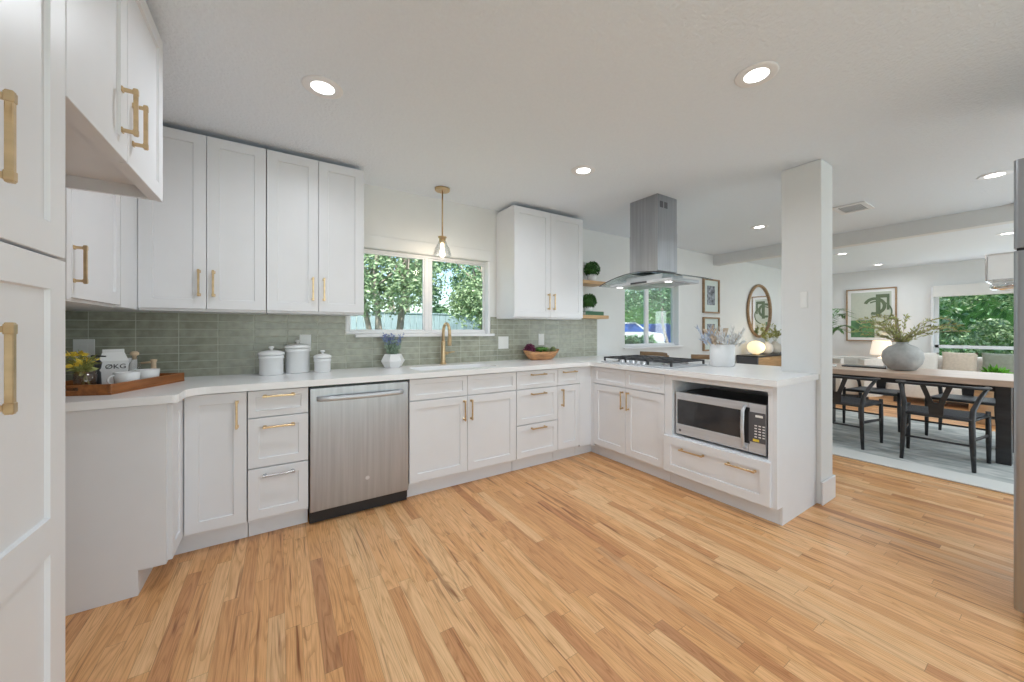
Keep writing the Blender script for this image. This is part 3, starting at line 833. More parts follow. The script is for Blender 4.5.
# canopy: thin slab of glass bowed across its width
def canopy(y): return .112 - .082 * (abs(y) / .455) ** 1.9
tb = bmesh.new(); top = []; bot = []
for i in range(25):
    y = -.455 + .91 * i / 24
    rt_, rb_ = [], []
    for j in range(7):
        f = j / 6; x = -.25 + .44 * f
        rt_.append(tb.verts.new((x, y, canopy(y) + .007))); rb_.append(tb.verts.new((x, y, canopy(y))))
    top.append(rt_); bot.append(rb_)
for i in range(24):
    for j in range(6):
        tb.faces.new((top[i][j], top[i + 1][j], top[i + 1][j + 1], top[i][j + 1])).smooth = True
        tb.faces.new((bot[i][j], bot[i][j + 1], bot[i + 1][j + 1], bot[i + 1][j])).smooth = True
    tb.faces.new((top[i][0], bot[i][0], bot[i + 1][0], top[i + 1][0])); tb.faces.new((top[i][6], top[i + 1][6], bot[i + 1][6], bot[i][6]))
for i in (0, 24):
    for j in range(6): tb.faces.new((top[i][j], top[i][j + 1], bot[i][j + 1], bot[i][j]))
bmesh.ops.recalc_face_normals(tb, faces=tb.faces)
MB()._join(tb).build('glass_canopy', M['smoke'], t)
rim = MB()
for sx in (-.252, .192):
    rim.tube([(sx, -.455 + .91 * i / 24, canopy(-.455 + .91 * i / 24) + .0035) for i in range(25)], .0042, 6)
rim.build('canopy_edge', M['dark_grey'], t)
# stainless filter body below the glass
mb = MB()
mb.box(-.215, .175, -.345, .345, .010, .038, .004)
mb.box(-.15, .15, -.20, .20, .038, .092, .004)
mb.build('filter_housing', M['steel_light'], t)
for s in (-1, 1):
    MB().box(-.12, .12, s * .16 - .13, s * .16 + .13, +.0055, .0095, .001).build('grease_filter', M['steel'], t)
    MB().lathe([(.028, 0), (.028, .003)], c=(-.16, s * .27, .0065)).build('hood_light', M['led'], t)
MB().box(-.2175, -.2152, -.09, .09, .016, .032, .0005).build('button_panel', M['black_gloss'], t)
pl = bpy.data.lights.new('hood_lamp', 'AREA'); pl.shape = 'RECTANGLE'; pl.size = .1; pl.size_y = .5; pl.energy = 1.5
po = bpy.data.objects.new('hood_lamp', pl); po.parent = t; po.location = (-.16, 0, -.01); col.objects.link(po)

# ---------------------------------------------------------------- microwave
t = thing('microwave_oven', 'stainless microwave with black glass door and keypad, in the peninsula bay', 'microwave', (-.150, -1.860, .409), -PI / 2)
# local x: along the peninsula to the viewer, front at local y=-.02
mw, mz0, mz1 = .322, .016, .336
MB().box(-mw + .004, mw - .004, .004, .38, mz0, mz1 - .004, .003).build('casing', M['black'], t)
mb = MB()
x0, x1 = -mw, mw * .67
mb.prism([rect(x0, x1, mz0, mz1), rect(x0 + .012, x1 - .01, mz0 + .078, mz1 - .055)], 0, 1, Matrix(((1, 0, 0, 0), (0, 0, .022, -.02), (0, 1, 0, 0), (0, 0, 0, 1))))
d = mb.build('door', M['steel_light'], t, bevel=.002)
MB().box(x0 + .012, x1 - .01, -.016, -.004, mz0 + .078, mz1 - .055).build('door_glass', M['black_gloss'], d)
mb = MB(); mb.prism([rect(x1 + .002, mw, mz0, mz1)], 0, 1, Matrix(((1, 0, 0, 0), (0, 0, .022, -.02), (0, 1, 0, 0), (0, 0, 0, 1))))
mb.build('control_surround', M['steel_light'], t, bevel=.002)
cp = MB().box(x1 + .004, mw - .002, -.0225, -.0195, mz0 + .072, mz1 - .055).build('control_panel', M['dark_grey'], t)
mb = MB()
for i in range(5):
    for j in range(3):
        mb.box(x1 + .04 + j * .024, x1 + .055 + j * .024, -.0236, -.0226, mz0 + .105 + i * .018, mz0 + .112 + i * .018)
mb.build('keypad', M['plate'], cp)
MB().box(x1 + .045, x1 + .09, -.0236, -.0226, mz1 - .085, mz1 - .070).build('display', M['plate'], cp)
MB().box(x1 + .03, x1 + .068, -.0238, -.0226, mz0 + .078, mz0 + .094, .0003).build('yellow_sticker', M['yellow'], cp)
MB().box(x1 - .035, x1 + .01, -.0222, -.0192, mz0 + .055, mz1 - .03, .001).build('handle_recess', M['black'], d)
mb = MB()
mb.tube([(x1 - .022, -.018, mz0 + .02), (x1 - .022, -.048, mz0 + .05), (x1 - .022, -.056, (mz0 + mz1) / 2), (x1 - .022, -.048, mz1 - .05), (x1 - .022, -.018, mz1 - .02)], .012, 10, flat=(1.0, .6))
mb.build('handle', M['steel_light'], d)
MB().box(-mw + .028, -mw + .046, -.0212, -.0200, mz0 + .022, mz0 + .040, .0003).build('badge', M['dark_grey'], d)
for sx in (-.26, .26):
    MB().lathe([(.012, 0), (.012, .0155)], c=(sx, .05, 0.0005)).build('foot', M['black'], t)
    MB().lathe([(.012, 0), (.012, .0155)], c=(sx, .33, 0.0005)).build('foot', M['black'], t)

# ---------------------------------------------------------------- refrigerator (only its front edge is in view)
t = thing('refrigerator', 'stainless top-freezer refrigerator at the edge of the room opening', 'refrigerator', (0, 0, 0))
fx0, fy0, fy1 = -.19, -3.99, -3.139
MB().box(fx0 + .075, .485, fy0 + .01, fy1 - .01, .05, 1.90, .006).build('casing', M['dark_grey'], t)
for (z0, z1) in ((.062, 1.548), (1.560, 1.925)):
    mb = MB(); rr = .016
    mb.prism([arc(fx0 + rr, fy1 - rr, rr, 90, 180, 5) + arc(fx0 + rr, fy0 + rr, rr, 180, 270, 5) + [(fx0 + .07, fy0), (fx0 + .07, fy1)]], z0, z1)
    d = mb.build('door', M['steel'], t, bevel=.003)
    MB().tube([(fx0 + .002, fy0 + .09, z0 + .12), (fx0 - .05, fy0 + .09, z0 + .16), (fx0 - .05, fy0 + .09, min(z1 - .08, z0 + .8)), (fx0 + .002, fy0 + .09, min(z1 - .04, z0 + .84))], .012, 10).build('handle', M['steel_light'], d)
MB().box(fx0 + .01, fx0 + .08, fy1 - .05, fy1 - .008, 1.5485, 1.5595).build('hinge', M['black'], t)
for y in (fy0 + .1, fy1 - .1): MB().box(fx0 + .1, .45, y - .03, y + .03, .001, .0495).build('foot', M['black'], t)

# ---------------------------------------------------------------- shelves with boxwood balls and book
def shelf(label, z, x1=.47):
    return tag(MB().box(-.050, x1, -.215, -.002, z, z + .038, .003).build('floating_shelf', M['shelf_wood']), label, 'shelf', 'floating wooden shelves')
shelf('lower thick oak floating shelf above the end of the green tile', 1.353)
shelf('upper thick oak floating shelf behind the hood glass', 1.742, .42)
def boxwood(label, loc, r, grp='boxwood balls in white pots', hs=.085):
    t = thing('potted_boxwood', label, 'plant', loc, 0, grp)
    MB().lathe([(.042, .0005), (.052, .01), (.058, hs), (.052, hs), (.047, hs - .012), (0, hs - .012)]).build('pot', M['ceramic'], t)
    mb = MB(); c = Vector((0, 0, hs + r * .72)); mb.sphere(c, r * .86, 2, rough=.15)
    for i in range(700):
        d = Vector((random.gauss(0, 1), random.gauss(0, 1), random.gauss(0, 1))).normalized()
        mb.leaf(c + d * r * random.uniform(.8, .98), (d + Vector((random.uniform(-.6, .6), random.uniform(-.6, .6), random.uniform(-.6, .6)))), .022, .015)
    mb.build('foliage', M['leaf_dark'], t)
    return t
random.seed(4)
boxwood('round green boxwood ball in a white pot on the upper shelf', (.30, -.11, 1.7805), .085)
boxwood('round green boxwood ball in a white pot standing on a dark green book', (.245, -.11, 1.435), .085, hs=.055)
t = thing('book', 'dark green book lying flat under the lower boxwood ball', 'book', (.26, -.11, 1.3915))
MB().box(-.14, .14, -.09, .09, .0, .004).box(-.14, .14, -.09, .09, .038, .042).box(-.14, .14, -.09, -.086, .004, .038).build('cover', M['book_green'], t)
MB().box(-.136, .136, -.0855, .086, .0042, .0378).build('pages', M['paper'], t)

# ---------------------------------------------------------------- items on the counter
def canister(label, x, y, r, h):
    t = thing('canister', label, 'canister', (x, y, .9145), 0, 'white ceramic canisters')
    MB().lathe([(r * .96, 0), (r, .006), (r, h - .025), (r * 1.06, h - .022), (r * 1.06, h - .004), (r * .9, h)], seg=36).build('body', M['ceramic'], t)
    lid = MB().lathe([(r * 1.1, h + .001), (r * 1.12, h + .008), (r * 1.1, h + .018), (r * .8, h + .028), (r * .3, h + .034), (0, h + .034)], seg=36).build('lid', M['ceramic'], t)
    MB().lathe([(.008, h + .033), (.008, h + .043), (.017, h + .05), (.017, h + .056), (.01, h + .061), (0, h + .061)], seg=16).build('knob', M['ceramic'], lid)
canister('medium white lidded canister, closest to the wooden tray', -2.752, -.17, .069, .135)
canister('tallest white lidded canister, in the middle of the row of three', -2.597, -.105, .075, .175)
canister('smallest white lidded canister, nearest the sink end of the row', -2.445, -.17, .053, .10)

t = thing('flower_pot', 'white faceted planter of blue lavender on the counter in front of the window', 'plant', (-1.935, -.125, .9145))
mb = MB()
tp = bmesh.new(); rings = []
for r, z in ((.062, 0), (.094, .055), (.066, .112), (.058, .112), (.055, .095)):
    rings.append([tp.verts.new((r * math.cos(R(60 * i)), r * math.sin(R(60 * i)), z)) for i in range(6)])
for a, b in zip(rings, rings[1:]):
    for i in range(6): tp.faces.new((a[i], a[(i + 1) % 6], b[(i + 1) % 6], b[i]))
tp.faces.new(rings[0][::-1]); tp.faces.new(rings[-1])
mb._join(tp); mb.build('planter', M['ceramic'], t)
random.seed(11); mg, mf = MB(), MB()
for i in range(60):
    a = random.uniform(0, 2 * PI); sp_ = random.uniform(.1, .75); hgt = random.uniform(.07, .17)
    top = Vector((math.cos(a) * sp_ * .12, math.sin(a) * sp_ * .09, .09 + hgt)); base = Vector((math.cos(a) * .02, math.sin(a) * .02, .09))
    mg.tube([base, top], .0012, 4)
    for k in range(7):
        p = base.lerp(top, random.uniform(.15, .9)); mg.leaf(p, (random.uniform(-1, 1), random.uniform(-1, 1), random.uniform(.0, 1)), .035, .008)
    if hgt > .115:
        for k in range(12):
            p = base.lerp(top, random.uniform(.72, 1.12)); mf.leaf(p, (random.uniform(-1, 1), random.uniform(-1, 1), random.uniform(.2, 1)), .016, .009)
mg.build('foliage', M['leaf_grey'], t); mf.build('blossom', M['blue'], t)

# basket of vegetables
bx, by = -.45, -.15
t = thing('wooden_bowl', 'long carved wooden bowl holding vegetables beside the inside corner of the counter', 'bowl', (bx, by, .9145), R(4))
tb = bmesh.new(); ro, ri = [], []
prof = [(0.0, .55), (.02, .72), (.05, .88), (.085, 1.0)]
for (z, k) in prof:
    ro.append([tb.verts.new((.235 * k * math.cos(2 * PI * i / 32), .095 * k * math.sin(2 * PI * i / 32), z + (.020 * k * abs(math.cos(2 * PI * i / 32)) ** 4 if z > .04 else 0))) for i in range(32)])
for (z, k) in prof[::-1]:
    ri.append([tb.verts.new(((.235 * k - .010) * math.cos(2 * PI * i / 32), (.095 * k - .010) * math.sin(2 * PI * i / 32), max(z, .008) + (.020 * k * abs(math.cos(2 * PI * i / 32)) ** 4 if z > .04 else 0))) for i in range(32)])
allr = ro + ri
for a, b in zip(allr, allr[1:]):
    for i in range(32): tb.faces.new((a[i], a[(i + 1) % 32], b[(i + 1) % 32], b[i])).smooth = True
tb.faces.new(ro[0][::-1]); tb.faces.new(ri[-1])
MB()._join(tb).build('bowl_body', M['basket'], t)
random.seed(21)
def leafy(name, label, cat, loc, r, m, core=True, n=240, ll=.03, group='vegetables in the wooden bowl'):
    mb = MB()
    if core: mb.sphere((0, 0, 0), r * .8, 2, rough=.3, seed=r * 40)
    for i in range(n):
        d = Vector((random.gauss(0, 1), random.gauss(0, 1), random.gauss(.2, 1))).normalized()
        mb.leaf(d * r * .7, d + Vector((0, 0, .3)), ll, ll * .6)
    o = mb.build(name, m); o.location = loc
    return tag(o, label, cat, group)
leafy('red_lettuce', 'purple red leafy lettuce at the sink end of the wooden bowl', 'vegetable', (bx - .15, by, 1.018), .05, M['purple'], ll=.035)
o = MB()
for i in range(14):
    a = i * 2.4; rr = .012 + .028 * math.sqrt(i / 14)
    o.sphere((rr * math.cos(a) * 1.3, rr * math.sin(a), .02 - rr * .4), .021, 2, rough=.3, seed=i)
o.tube([(0, 0, -.035), (0, 0, .01)], .012, 8)
o = o.build('broccoli', M['broccoli']); o.location = (bx - .01, by, 1.016); tag(o, 'dark green broccoli crown in the middle of the wooden bowl', 'vegetable', 'vegetables in the wooden bowl')
for k, (dx, dy, lab) in enumerate(((.085, .02, 'pale green artichoke behind, next to the broccoli'), (.135, -.02, 'pale green artichoke at the corner end of the wooden bowl'))):
    mb = MB(); mb.sphere((0, 0, 0), .026, 2, sc=(1, 1, 1.1))
    for ring_ in range(5):
        for i in range(9):
            a = 2 * PI * (i + .5 * ring_) / 9; e = R(-30 + ring_ * 27); d = Vector((math.cos(a) * math.cos(e), math.sin(a) * math.cos(e), math.sin(e)))
            mb.leaf(d * .022, d * .6 + Vector((0, 0, .9)), .030, .024, nrm=d)
    o = mb.build('artichoke', M['artichoke']); o.location = (bx + dx, by + dy, .992 if k == 0 else 1.0); tag(o, lab, 'vegetable', 'vegetables in the wooden bowl')

# ---------------------------------------------------------------- tray and its items
A = Vector((-3.365, -.717)); ux = Vector((.369, .929)); uy = Vector((-.929, .369))
ang = math.atan2(ux.y, ux.x)
TL, TW = .50, .33
t = thing('serving_tray', 'rectangular reddish wooden serving tray with cut-out grips on the corner of the counter', 'tray', (A.x, A.y, .9145), ang)
MB().box(0, TL, 0, TW, 0, .010).build('tray_base', M['tray_wood'], t)
th = .012
MB().box(0, TL, 0, th, .0102, .05, .002).box(0, TL, TW - th, TW, .0102, .05, .002).build('long_side', M['tray_wood'], t)
for x in (0, TL - th):
    mb = MB(); cy = TW * .5
    slot = [(cy - .04, .024), (cy + .04, .024), (cy + .04, .037), (cy - .04, .037)]
    mb.prism([rect(th + .0002, TW - th - .0002, .0102, .05), slot], 0, 1, Matrix(((0, 0, th, x), (1, 0, 0, 0), (0, 1, 0, 0), (0, 0, 0, 1))))
    mb.build('grip_end', M['tray_wood'], t)
def on_tray(a, b): p = A + ux * a + uy * b; return (p.x, p.y, .9248)
# vase of yellow flowers
t = thing('flower_vase', 'clear glass tumbler of yellow lilies standing on the wooden tray', 'vase', on_tray(.13, .20))
MB().lathe([(.030, .0003), (.037, .004), (.040, .095), (.038, .095), (.035, .008), (0, .008)], seg=24, cap=False).build('glass', M['clear'], t)
random.seed(5); mb = MB(); my = MB()
for i in range(11):
    a = random.uniform(0, 2 * PI); s = random.uniform(.2, 1)
    tip = Vector((math.cos(a) * .065 * s, math.sin(a) * .065 * s, random.uniform(.12, .185)))
    mb.tube([(math.cos(a + 2) * .02, math.sin(a + 2) * .02, .012), (0, 0, .08), tip], .0018, 5)
    for k in range(7): mb.leaf(Vector((0, 0, .085)).lerp(tip, random.uniform(0, .9)), (random.uniform(-1, 1), random.uniform(-1, 1), random.uniform(-.2, 1)), .05, .016)
    if i % 2 == 0:
        for k in range(9): my.leaf(tip, (random.uniform(-1, 1), random.uniform(-1, 1), random.uniform(-.3, 1)), .036, .017)
mb.build('stems', M['leaf_olive'], t); my.build('petals', M['yellow'], t)
# black pepper mill / ground coffee jar
t = thing('coffee_grinder', 'small black hand coffee grinder between the flowers and the coffee bag', 'grinder', on_tray(.238, .252))
MB().lathe([(.030, .0003), (.032, .01), (.030, .075), (.024, .085), (.030, .095), (.034, .125), (.020, .15), (.006, .155), (.006, .165), (0, .165)], seg=24).build('body', M['black'], t)
MB().tube([(0, 0, .163), (.05, -.01, .158)], .004, 6).build('crank', M['black'], t)
# paper coffee bag with lettering
t = thing('coffee_bag', 'white paper coffee bag with bold black letters behind the mugs', 'bag', on_tray(.325, .225), R(18))
tb = bmesh.new()
b_ = [tb.verts.new(p) for p in ((-.052, -.028, 0), (.052, -.028, 0), (.052, .028, 0), (-.052, .028, 0))]
c_ = [tb.verts.new(p) for p in ((-.054, -.031, .13), (.054, -.031, .13), (.054, .031, .13), (-.054, .031, .13))]
d_ = [tb.verts.new(p) for p in ((-.040, -.005, .175), (.040, -.005, .175), (.040, .005, .175), (-.040, .005, .175))]
e_ = [tb.verts.new(p) for p in ((-.040, -.003, .192), (.040, -.003, .192), (.040, .003, .192), (-.040, .003, .192))]
for a, b in ((b_, c_), (c_, d_), (d_, e_)):
    for i in range(4): tb.faces.new((a[i], a[(i + 1) % 4], b[(i + 1) % 4], b[i]))
tb.faces.new(b_[::-1]); tb.faces.new(e_)
MB()._join(tb).build('bag_body', M['paper'], t)
mb = MB(); mb.prism([[(-.031, 0), (.031, 0), (.005, .0), (.005, .001)][:2] + [(.031, .06), (.0, .055)]], .0545, .0552, Matrix(((0, 0, 1, 0), (1, 0, 0, 0), (0, 1, 0, .06), (0, 0, 0, 1))))
mb.build('black_side_gusset', M['ink'], t)
def text_obj(txt, size, mtx, m, parent, name='lettering'):
    cu = bpy.data.curves.new(name, 'FONT'); cu.body = txt; cu.size = size; cu.extrude = .0004; cu.align_x = 'CENTER'; cu.resolution_u = 3
    tmp = bpy.data.objects.new('tmp', cu); col.objects.link(tmp)
    bpy.context.view_layer.update()
    me = bpy.data.meshes.new_from_object(tmp); bpy.data.objects.remove(tmp)
    me.transform(mtx); me.materials.clear(); me.materials.append(m)
    o = bpy.data.objects.new(name, me); col.objects.link(o); o.parent = parent
    return o
text_obj('\u00d8KG', .035, Matrix.Translation((0.006, -.0318, .088)) @ Matrix.Rotation(R(90), 4, 'X'), M['ink'], t)
# mugs
def mug(label, loc, rz):
    t = thing('mug', label, 'mug', loc, rz, 'white mugs on the tray')
    MB().lathe([(.036, .0003), (.043, .006), (.050, .078), (.0465, .078), (.040, .01), (0, .01)], seg=32, cap=False).build('body', M['ceramic'], t)
    pts = [(-.045 - .026 * math.sin(R(a)), 0, .042 + .024 * math.cos(R(a))) for a in range(0, 181, 20)]
    MB().tube(pts, .0048, 8).build('handle', M['ceramic'], t)
mug('white mug with its round handle turned toward the flowers', on_tray(.20, .077), R(35))
mug('white mug standing at the empty end of the tray', on_tray(.335, .077), R(-60))
# clear carafe with wooden stopper, white card, wooden brush handle
t = thing('glass_bottle', 'small clear bottle with a wooden ball stopper behind the mugs', 'bottle', on_tray(.395, .178))
MB().lathe([(.022, .0003), (.026, .004), (.026, .095), (.012, .125), (.012, .145), (.010, .145)], seg=20, cap=False).build('glass', M['clear'], t)
MB().lathe([(.009, .13), (.009, .150), (.018, .156), (.019, .168), (.010, .176), (0, .177)], seg=16).build('stopper', M['wood_plain'], t)
t = thing('white_card', 'upright white card leaning behind the clear bottle', 'card', on_tray(.438, .245), R(20))
mb = MB(); mb.box(-.042, .042, 0, .004, .0005, .135, .0006); mb.build('card', M['paper'], t)
MB().box(-.030, .030, .0045, .03, .0005, .03, .001).build('stand', M['wood_plain'], t)
t = thing('wooden_press', 'pale wooden T-shaped coffee tool standing behind the farther mug', 'kitchen tool', on_tray(.445, .120))
MB().lathe([(.018, .0003), (.018, .012), (.012, .02), (.0115, .11), (.015, .118), (.015, .125), (0, .127)], seg=16).tube([(0, 0, .112), (-.055, .012, .105)], .006, 8).build('body', M['wood_plain'], t)

# ---------------------------------------------------------------- outlets and switch plates
def plate(name, label, loc, rz, w, h, kind):
    t = thing(name, label, 'outlet' if kind == 'o' else 'switch', loc, rz, 'white wall plates')
    MB().box(-w / 2, w / 2, -.006, -.0005, -h / 2, h / 2, .0015).build('cover_plate', M['plate'], t)
    n = 2 if w > .1 else 1
    for i in range(n):
        cx = (i - (n - 1) / 2) * .046
        MB().box(cx - .016, cx + .016, -.0085, -.0062, -.033, .033, .001).build('rocker' if kind == 's' else 'socket', M['plate'], t)
plate('outlet_plate', 'double white wall plate on the green tile beside the sink window', (-.83, -.0115, 1.095), 0, .118, .125, 's')
plate('outlet_plate', 'single white outlet plate on the green tile above the vegetable bowl', (-.358, -.0115, 1.12), 0, .075, .125, 'o')
plate('outlet_plate', 'single white outlet plate half hidden behind the tallest canister', (-2.545, -.0115, 1.125), 0, .075, .125, 'o')
plate('outlet_plate', 'white outlet plate on the green tile behind the yellow flowers', (-3.652, -.0115, 1.105), 0, .085, .125, 'o')
plate('switch_plate', 'white switch plate on the face of the square post', (.4195, -2.18, 1.44), -PI / 2, .045, .115, 's')

# ---------------------------------------------------------------- pendant
t = thing('pendant_light', 'brass stem pendant with clear glass bell and lit bulb over the sink', 'lamp', (-1.565, -.26, 0))
MB().lathe([(.058, H - .022), (.062, H - .018), (.062, H - .0008)], seg=32).build('canopy', M['brass'], t)
MB().tube([(0, 0, 2.01), (0, 0, H - .02)], .006, 10).build('stem', M['brass'], t)
MB().lathe([(.026, 1.955), (.027, 1.96), (.027, 2.0), (.036, 2.003), (.036, 2.012), (.012, 2.018)], seg=24).build('socket', M['brass'], t)
MB().lathe([(.075, 1.855), (.072, 1.875), (.058, 1.92), (.040, 1.95), (.034, 1.972), (.031, 1.972), (.037, 1.95), (.055, 1.92), (.069, 1.875), (.072, 1.855)], seg=32, cap=False).build('glass_shade', M['clear'], t)
MB().lathe([(0, 1.838), (.014, 1.845), (.021, 1.865), (.019, 1.89), (.012, 1.92), (.012, 1.954)], seg=20).build('bulb', M['bulb'], t)
pl = bpy.data.lights.new('pendant_lamp', 'POINT'); pl.energy = 2.5; pl.shadow_soft_size = .03; pl.color = (1, .85, .66)
po = bpy.data.objects.new('pendant_lamp', pl); po.parent = t; po.location = (0, 0, 1.80); col.objects.link(po)

# ---------------------------------------------------------------- recessed downlights
LG = 'recessed ceiling downlights'
def downlight(label, x, y, power=DOWNLIGHT_W, r=.052):
    t = thing('recessed_light', label, 'ceiling light', (x, y, H), 0, LG)
    MB().lathe([(r, -.004), (r * 1.55, -.006), (r * 1.72, -.003), (r * 1.75, -.0006), (r, -.0006)], seg=40, cap=False).build('trim_ring', M['trim'], t)
    MB().lathe([(0, -.0025), (r, -.0025), (r, -.0008), (0, -.0008)], seg=32, smooth=False).build('lens', M['bright'], t)
    d = bpy.data.lights.new('downlight_lamp', 'AREA'); d.shape = 'DISK'; d.size = .10; d.energy = power; d.color = (0.93, 1.0, 1.07); d.spread = R(165)
    o = bpy.data.objects.new('downlight_lamp', d); o.location = (0, 0, -.012); o.parent = t; col.objects.link(o)
downlight('lit recessed ceiling light nearest the tall wall cabinets', -2.53, -1.19)
downlight('lit recessed ceiling light nearest the viewer, largest in view', -.855, -2.44)
downlight('lit recessed ceiling light between pendant and range hood', -.82, -1.20)
downlight('lit recessed ceiling light just past the hood, on the hood side of the post', 1.90, -1.21)
downlight('lit recessed ceiling light above the dining chairs, near the refrigerator', 1.86, -2.93)
downlight('lit recessed ceiling light beyond the beam, nearer the post', 4.6, -1.21)
downlight('lit recessed ceiling light beyond the beam, farthest away before the artwork', 6.35, -1.24)
downlight('lit recessed ceiling light beyond the beam, beside the refrigerator edge', 4.75, -2.80)
for (x, y) in ((-2.5, -4.4), (-.85, -4.4), (3.6, -4.6)):  # unseen downlights added behind the viewer to even out the light
    downlight('added recessed fill light behind the viewer', x, y)
# ceiling vent
t = thing('ceiling_vent', 'white louvred air vent in the ceiling beside the post', 'vent', (1.93, -2.05, H))
mb = MB(); mb.prism([rect(-.16, .16, -.13, .13), rect(-.125, .125, -.095, .095)], -.012, -.0005); mb.build('vent_frame', M['trim'], t, bevel=.002)
mb = MB()
for i in range(11): mb.box(-.125, .125, -.009, .009, -.001, .001, mtx=Matrix.Translation((0, -.087 + i * .0174, -.007)) @ Matrix.Rotation(R(32), 4, 'X'))
mb.build('louvres', M['trim'], t)
MB().box(-.124, .124, -.094, .094, -.0012, -.0006).build('duct_opening', M['gap'], t)

# ---------------------------------------------------------------- crock with dried stems
t = thing('utensil_crock', 'large white ceramic crock of dried stems on the peninsula counter', 'vase', (.42, -1.58, .9145))
MB().lathe([(.088, .0003), (.096, .008), (.099, .185), (.094, .188), (.090, .18), (.088, .015), (0, .015)], seg=40, cap=False).build('crock', M['ceramic'], t)
random.seed(33); ms, mb, mw_, mp_ = MB(), MB(), MB(), MB()
for i in range(34):
    a = random.uniform(0, 2 * PI); s = random.uniform(.3, 1.0)
    off = Vector((math.cos(a) * .19 * s, math.sin(a) * .19 * s, random.uniform(.20, .31)))
    base = Vector((math.cos(a) * .06, math.sin(a) * .06, .10))
    ms.tube([base, base.lerp(off, .5) + Vector((0, 0, .03)), off], .0018, 5)
    tgt = (mb if off.y > .02 else (mw_ if off.y < -.02 else mp_))
    for k in range(11): tgt.leaf(base.lerp(off, random.uniform(.55, 1.05)), (off - base) * 2 + Vector((random.uniform(-.3, .3), random.uniform(-.3, .3), random.uniform(-.1, .3))), .055, .015)
for k, (dx, dy) in enumerate(((.00, .05), (.04, .01), (.02, .09))):
    pa = Vector((dx * .4, dy * .4, .08)); pb = Vector((dx * 1.8, dy * 1.6, .25))
    ms.tube([pa, pb], .006, 6); ms.tube([pb, pb + (pb - pa).normalized() * .075], [.012, .026], 8, flat=(1, .35))
ms.build('stems', M['pampas'], t); mb.build('blue_leaves', M['blue_white'], t); mw_.build('white_leaves', M['paper'], t); mp_.build('beige_plumes', M['pampas'], t)

# ---------------------------------------------------------------- counter stools behind the peninsula
def stool():
    t = thing('counter_stool', 'wooden counter stool behind the cooktop, nearer the windowed wall', 'stool', (1.12, -.245, 0), 0, 'wooden counter stools')
    mb = MB(); mb.box(-.2, .19, -.21, .21, .62, .66, .012, 2); mb.build('seat', M['linen'], t)
    pts = [(.20 * math.cos(R(a)) + .0, .24 * math.sin(R(a)), .935) for a in range(-62, 63, 10)]
    mb = MB(); mb.tube([(p[0], p[1], .915) for p in pts], .026, 8, flat=(.45, 1)); mb.build('backrest', M['frame_wood'], t)
    for sx, sy in ((-1, -1), (-1, 1)):
        MB().tube([(sx * .20, sy * .20, .001), (sx * .17, sy * .18, .63)], [.013, .018], 8).build('leg', M['frame_wood'], t)
    for sy in (-1, 1):
        MB().tube([(.21, sy * .20, .001), (.17, sy * .18, .63), (.13, sy * .205, .91)], [.013, .018, .013], 8).build('leg', M['frame_wood'], t)
    MB().tube([(-.195, -.19, .22), (-.195, .19, .22)], .010, 8).tube([(.20, -.19, .26), (.20, .19, .26)], .010, 8).build('stretcher', M['frame_wood'], t)
    return t
s0 = stool()
dup(s0, (1.12, -.98, 0), 0, 'wooden counter stool behind the peninsula, nearer the white crock')

# ---------------------------------------------------------------- pictures, mirror and console on the back wall
def picture(label, x0, x1, z0, z1, grp):
    t = thing('framed_picture', label, 'picture', ((x0 + x1) / 2, -.001, z0), 0, grp)
    w = (x1 - x0) / 2; h = z1 - z0; f = .022
    mb = MB(); mb.prism([rect(-w, w, 0, h), rect(-w + f, w - f, f, h - f)], 0, 1, Matrix(((1, 0, 0, 0), (0, 0, .035, -.035), (0, 1, 0, 0), (0, 0, 0, 1)))); mb.build('frame', M['frame_wood'], t, bevel=.002)
    MB().box(-w + f, w - f, -.012, -.004, f, h - f).build('mat_board', M['mat_board'], t)
    MB().box(-w * .5, w * .5, -.0135, -.0122, h * .24, h * .80).build('print', M['sketch'], t)
picture('upper wood-framed sketch beside the range hood glass', 2.735, 3.185, 1.49, 2.03, 'framed sketches on the back wall')
picture('lower wood-framed sketch directly below its twin', 2.735, 3.185, .895, 1.425, 'framed sketches on the back wall')
t = thing('wall_mirror', 'round wood-framed mirror on the wall above the glowing lamp', 'mirror', (4.54, -.001, 1.57))
rm = .43
mb = MB(); mb.tube([(rm * math.cos(2 * PI * i / 48), -.025, rm * 1.08 * math.sin(2 * PI * i / 48)) for i in range(48)], .024, 8, closed=True); mb.build('frame', M['frame_wood'], t)
mb = MB(); mb.prism([[(rm * .97 * math.cos(2 * PI * i / 48), rm * 1.05 * math.sin(2 * PI * i / 48)) for i in range(48)]], -.018, -.004, Matrix(((1, 0, 0, 0), (0, 0, 1, 0), (0, 1, 0, 0), (0, 0, 0, 1)))); mb.build('mirror_glass', M['mirror'], t)
t = thing('console_table', 'low wooden console with dark top and dark ends under the round mirror', 'console', (4.55, -.19, 0))
MB().box(-.82, .82, -.17, .17, .775, .80, .003).build('top', M['black_wood'], t)
for s in (-1, 1): MB().box(s * .80 - .02, s * .80 + .02, -.165, .165, .12, .7745, .003).build('end_panel', M['dark_grey'], t)
MB().box(-.779, .779, -.12, .16, .14, .77).build('body', M['shelf_wood'], t)
for q in (-.585, -.195, .195, .585):
    mb = MB()
    mb.box(q - .19, q + .19, -.164, -.122, .15, .765, .003)
    for i in range(9): mb.box(q - .175 + i * .042, q - .155 + i * .042, -.170, -.1645, .17, .745, .002)
    mb.build('door', M['shelf_wood'], t)
for sx in (-.75, .75):
    for sy in (-.12, .12): MB().box(sx - .02, sx + .02, sy - .02, sy + .02, .001, .119).build('foot', M['black_wood'], t)
t = thing('table_lamp', 'glowing round white glass globe lamp on the console', 'lamp', (4.02, -.20, .8005))
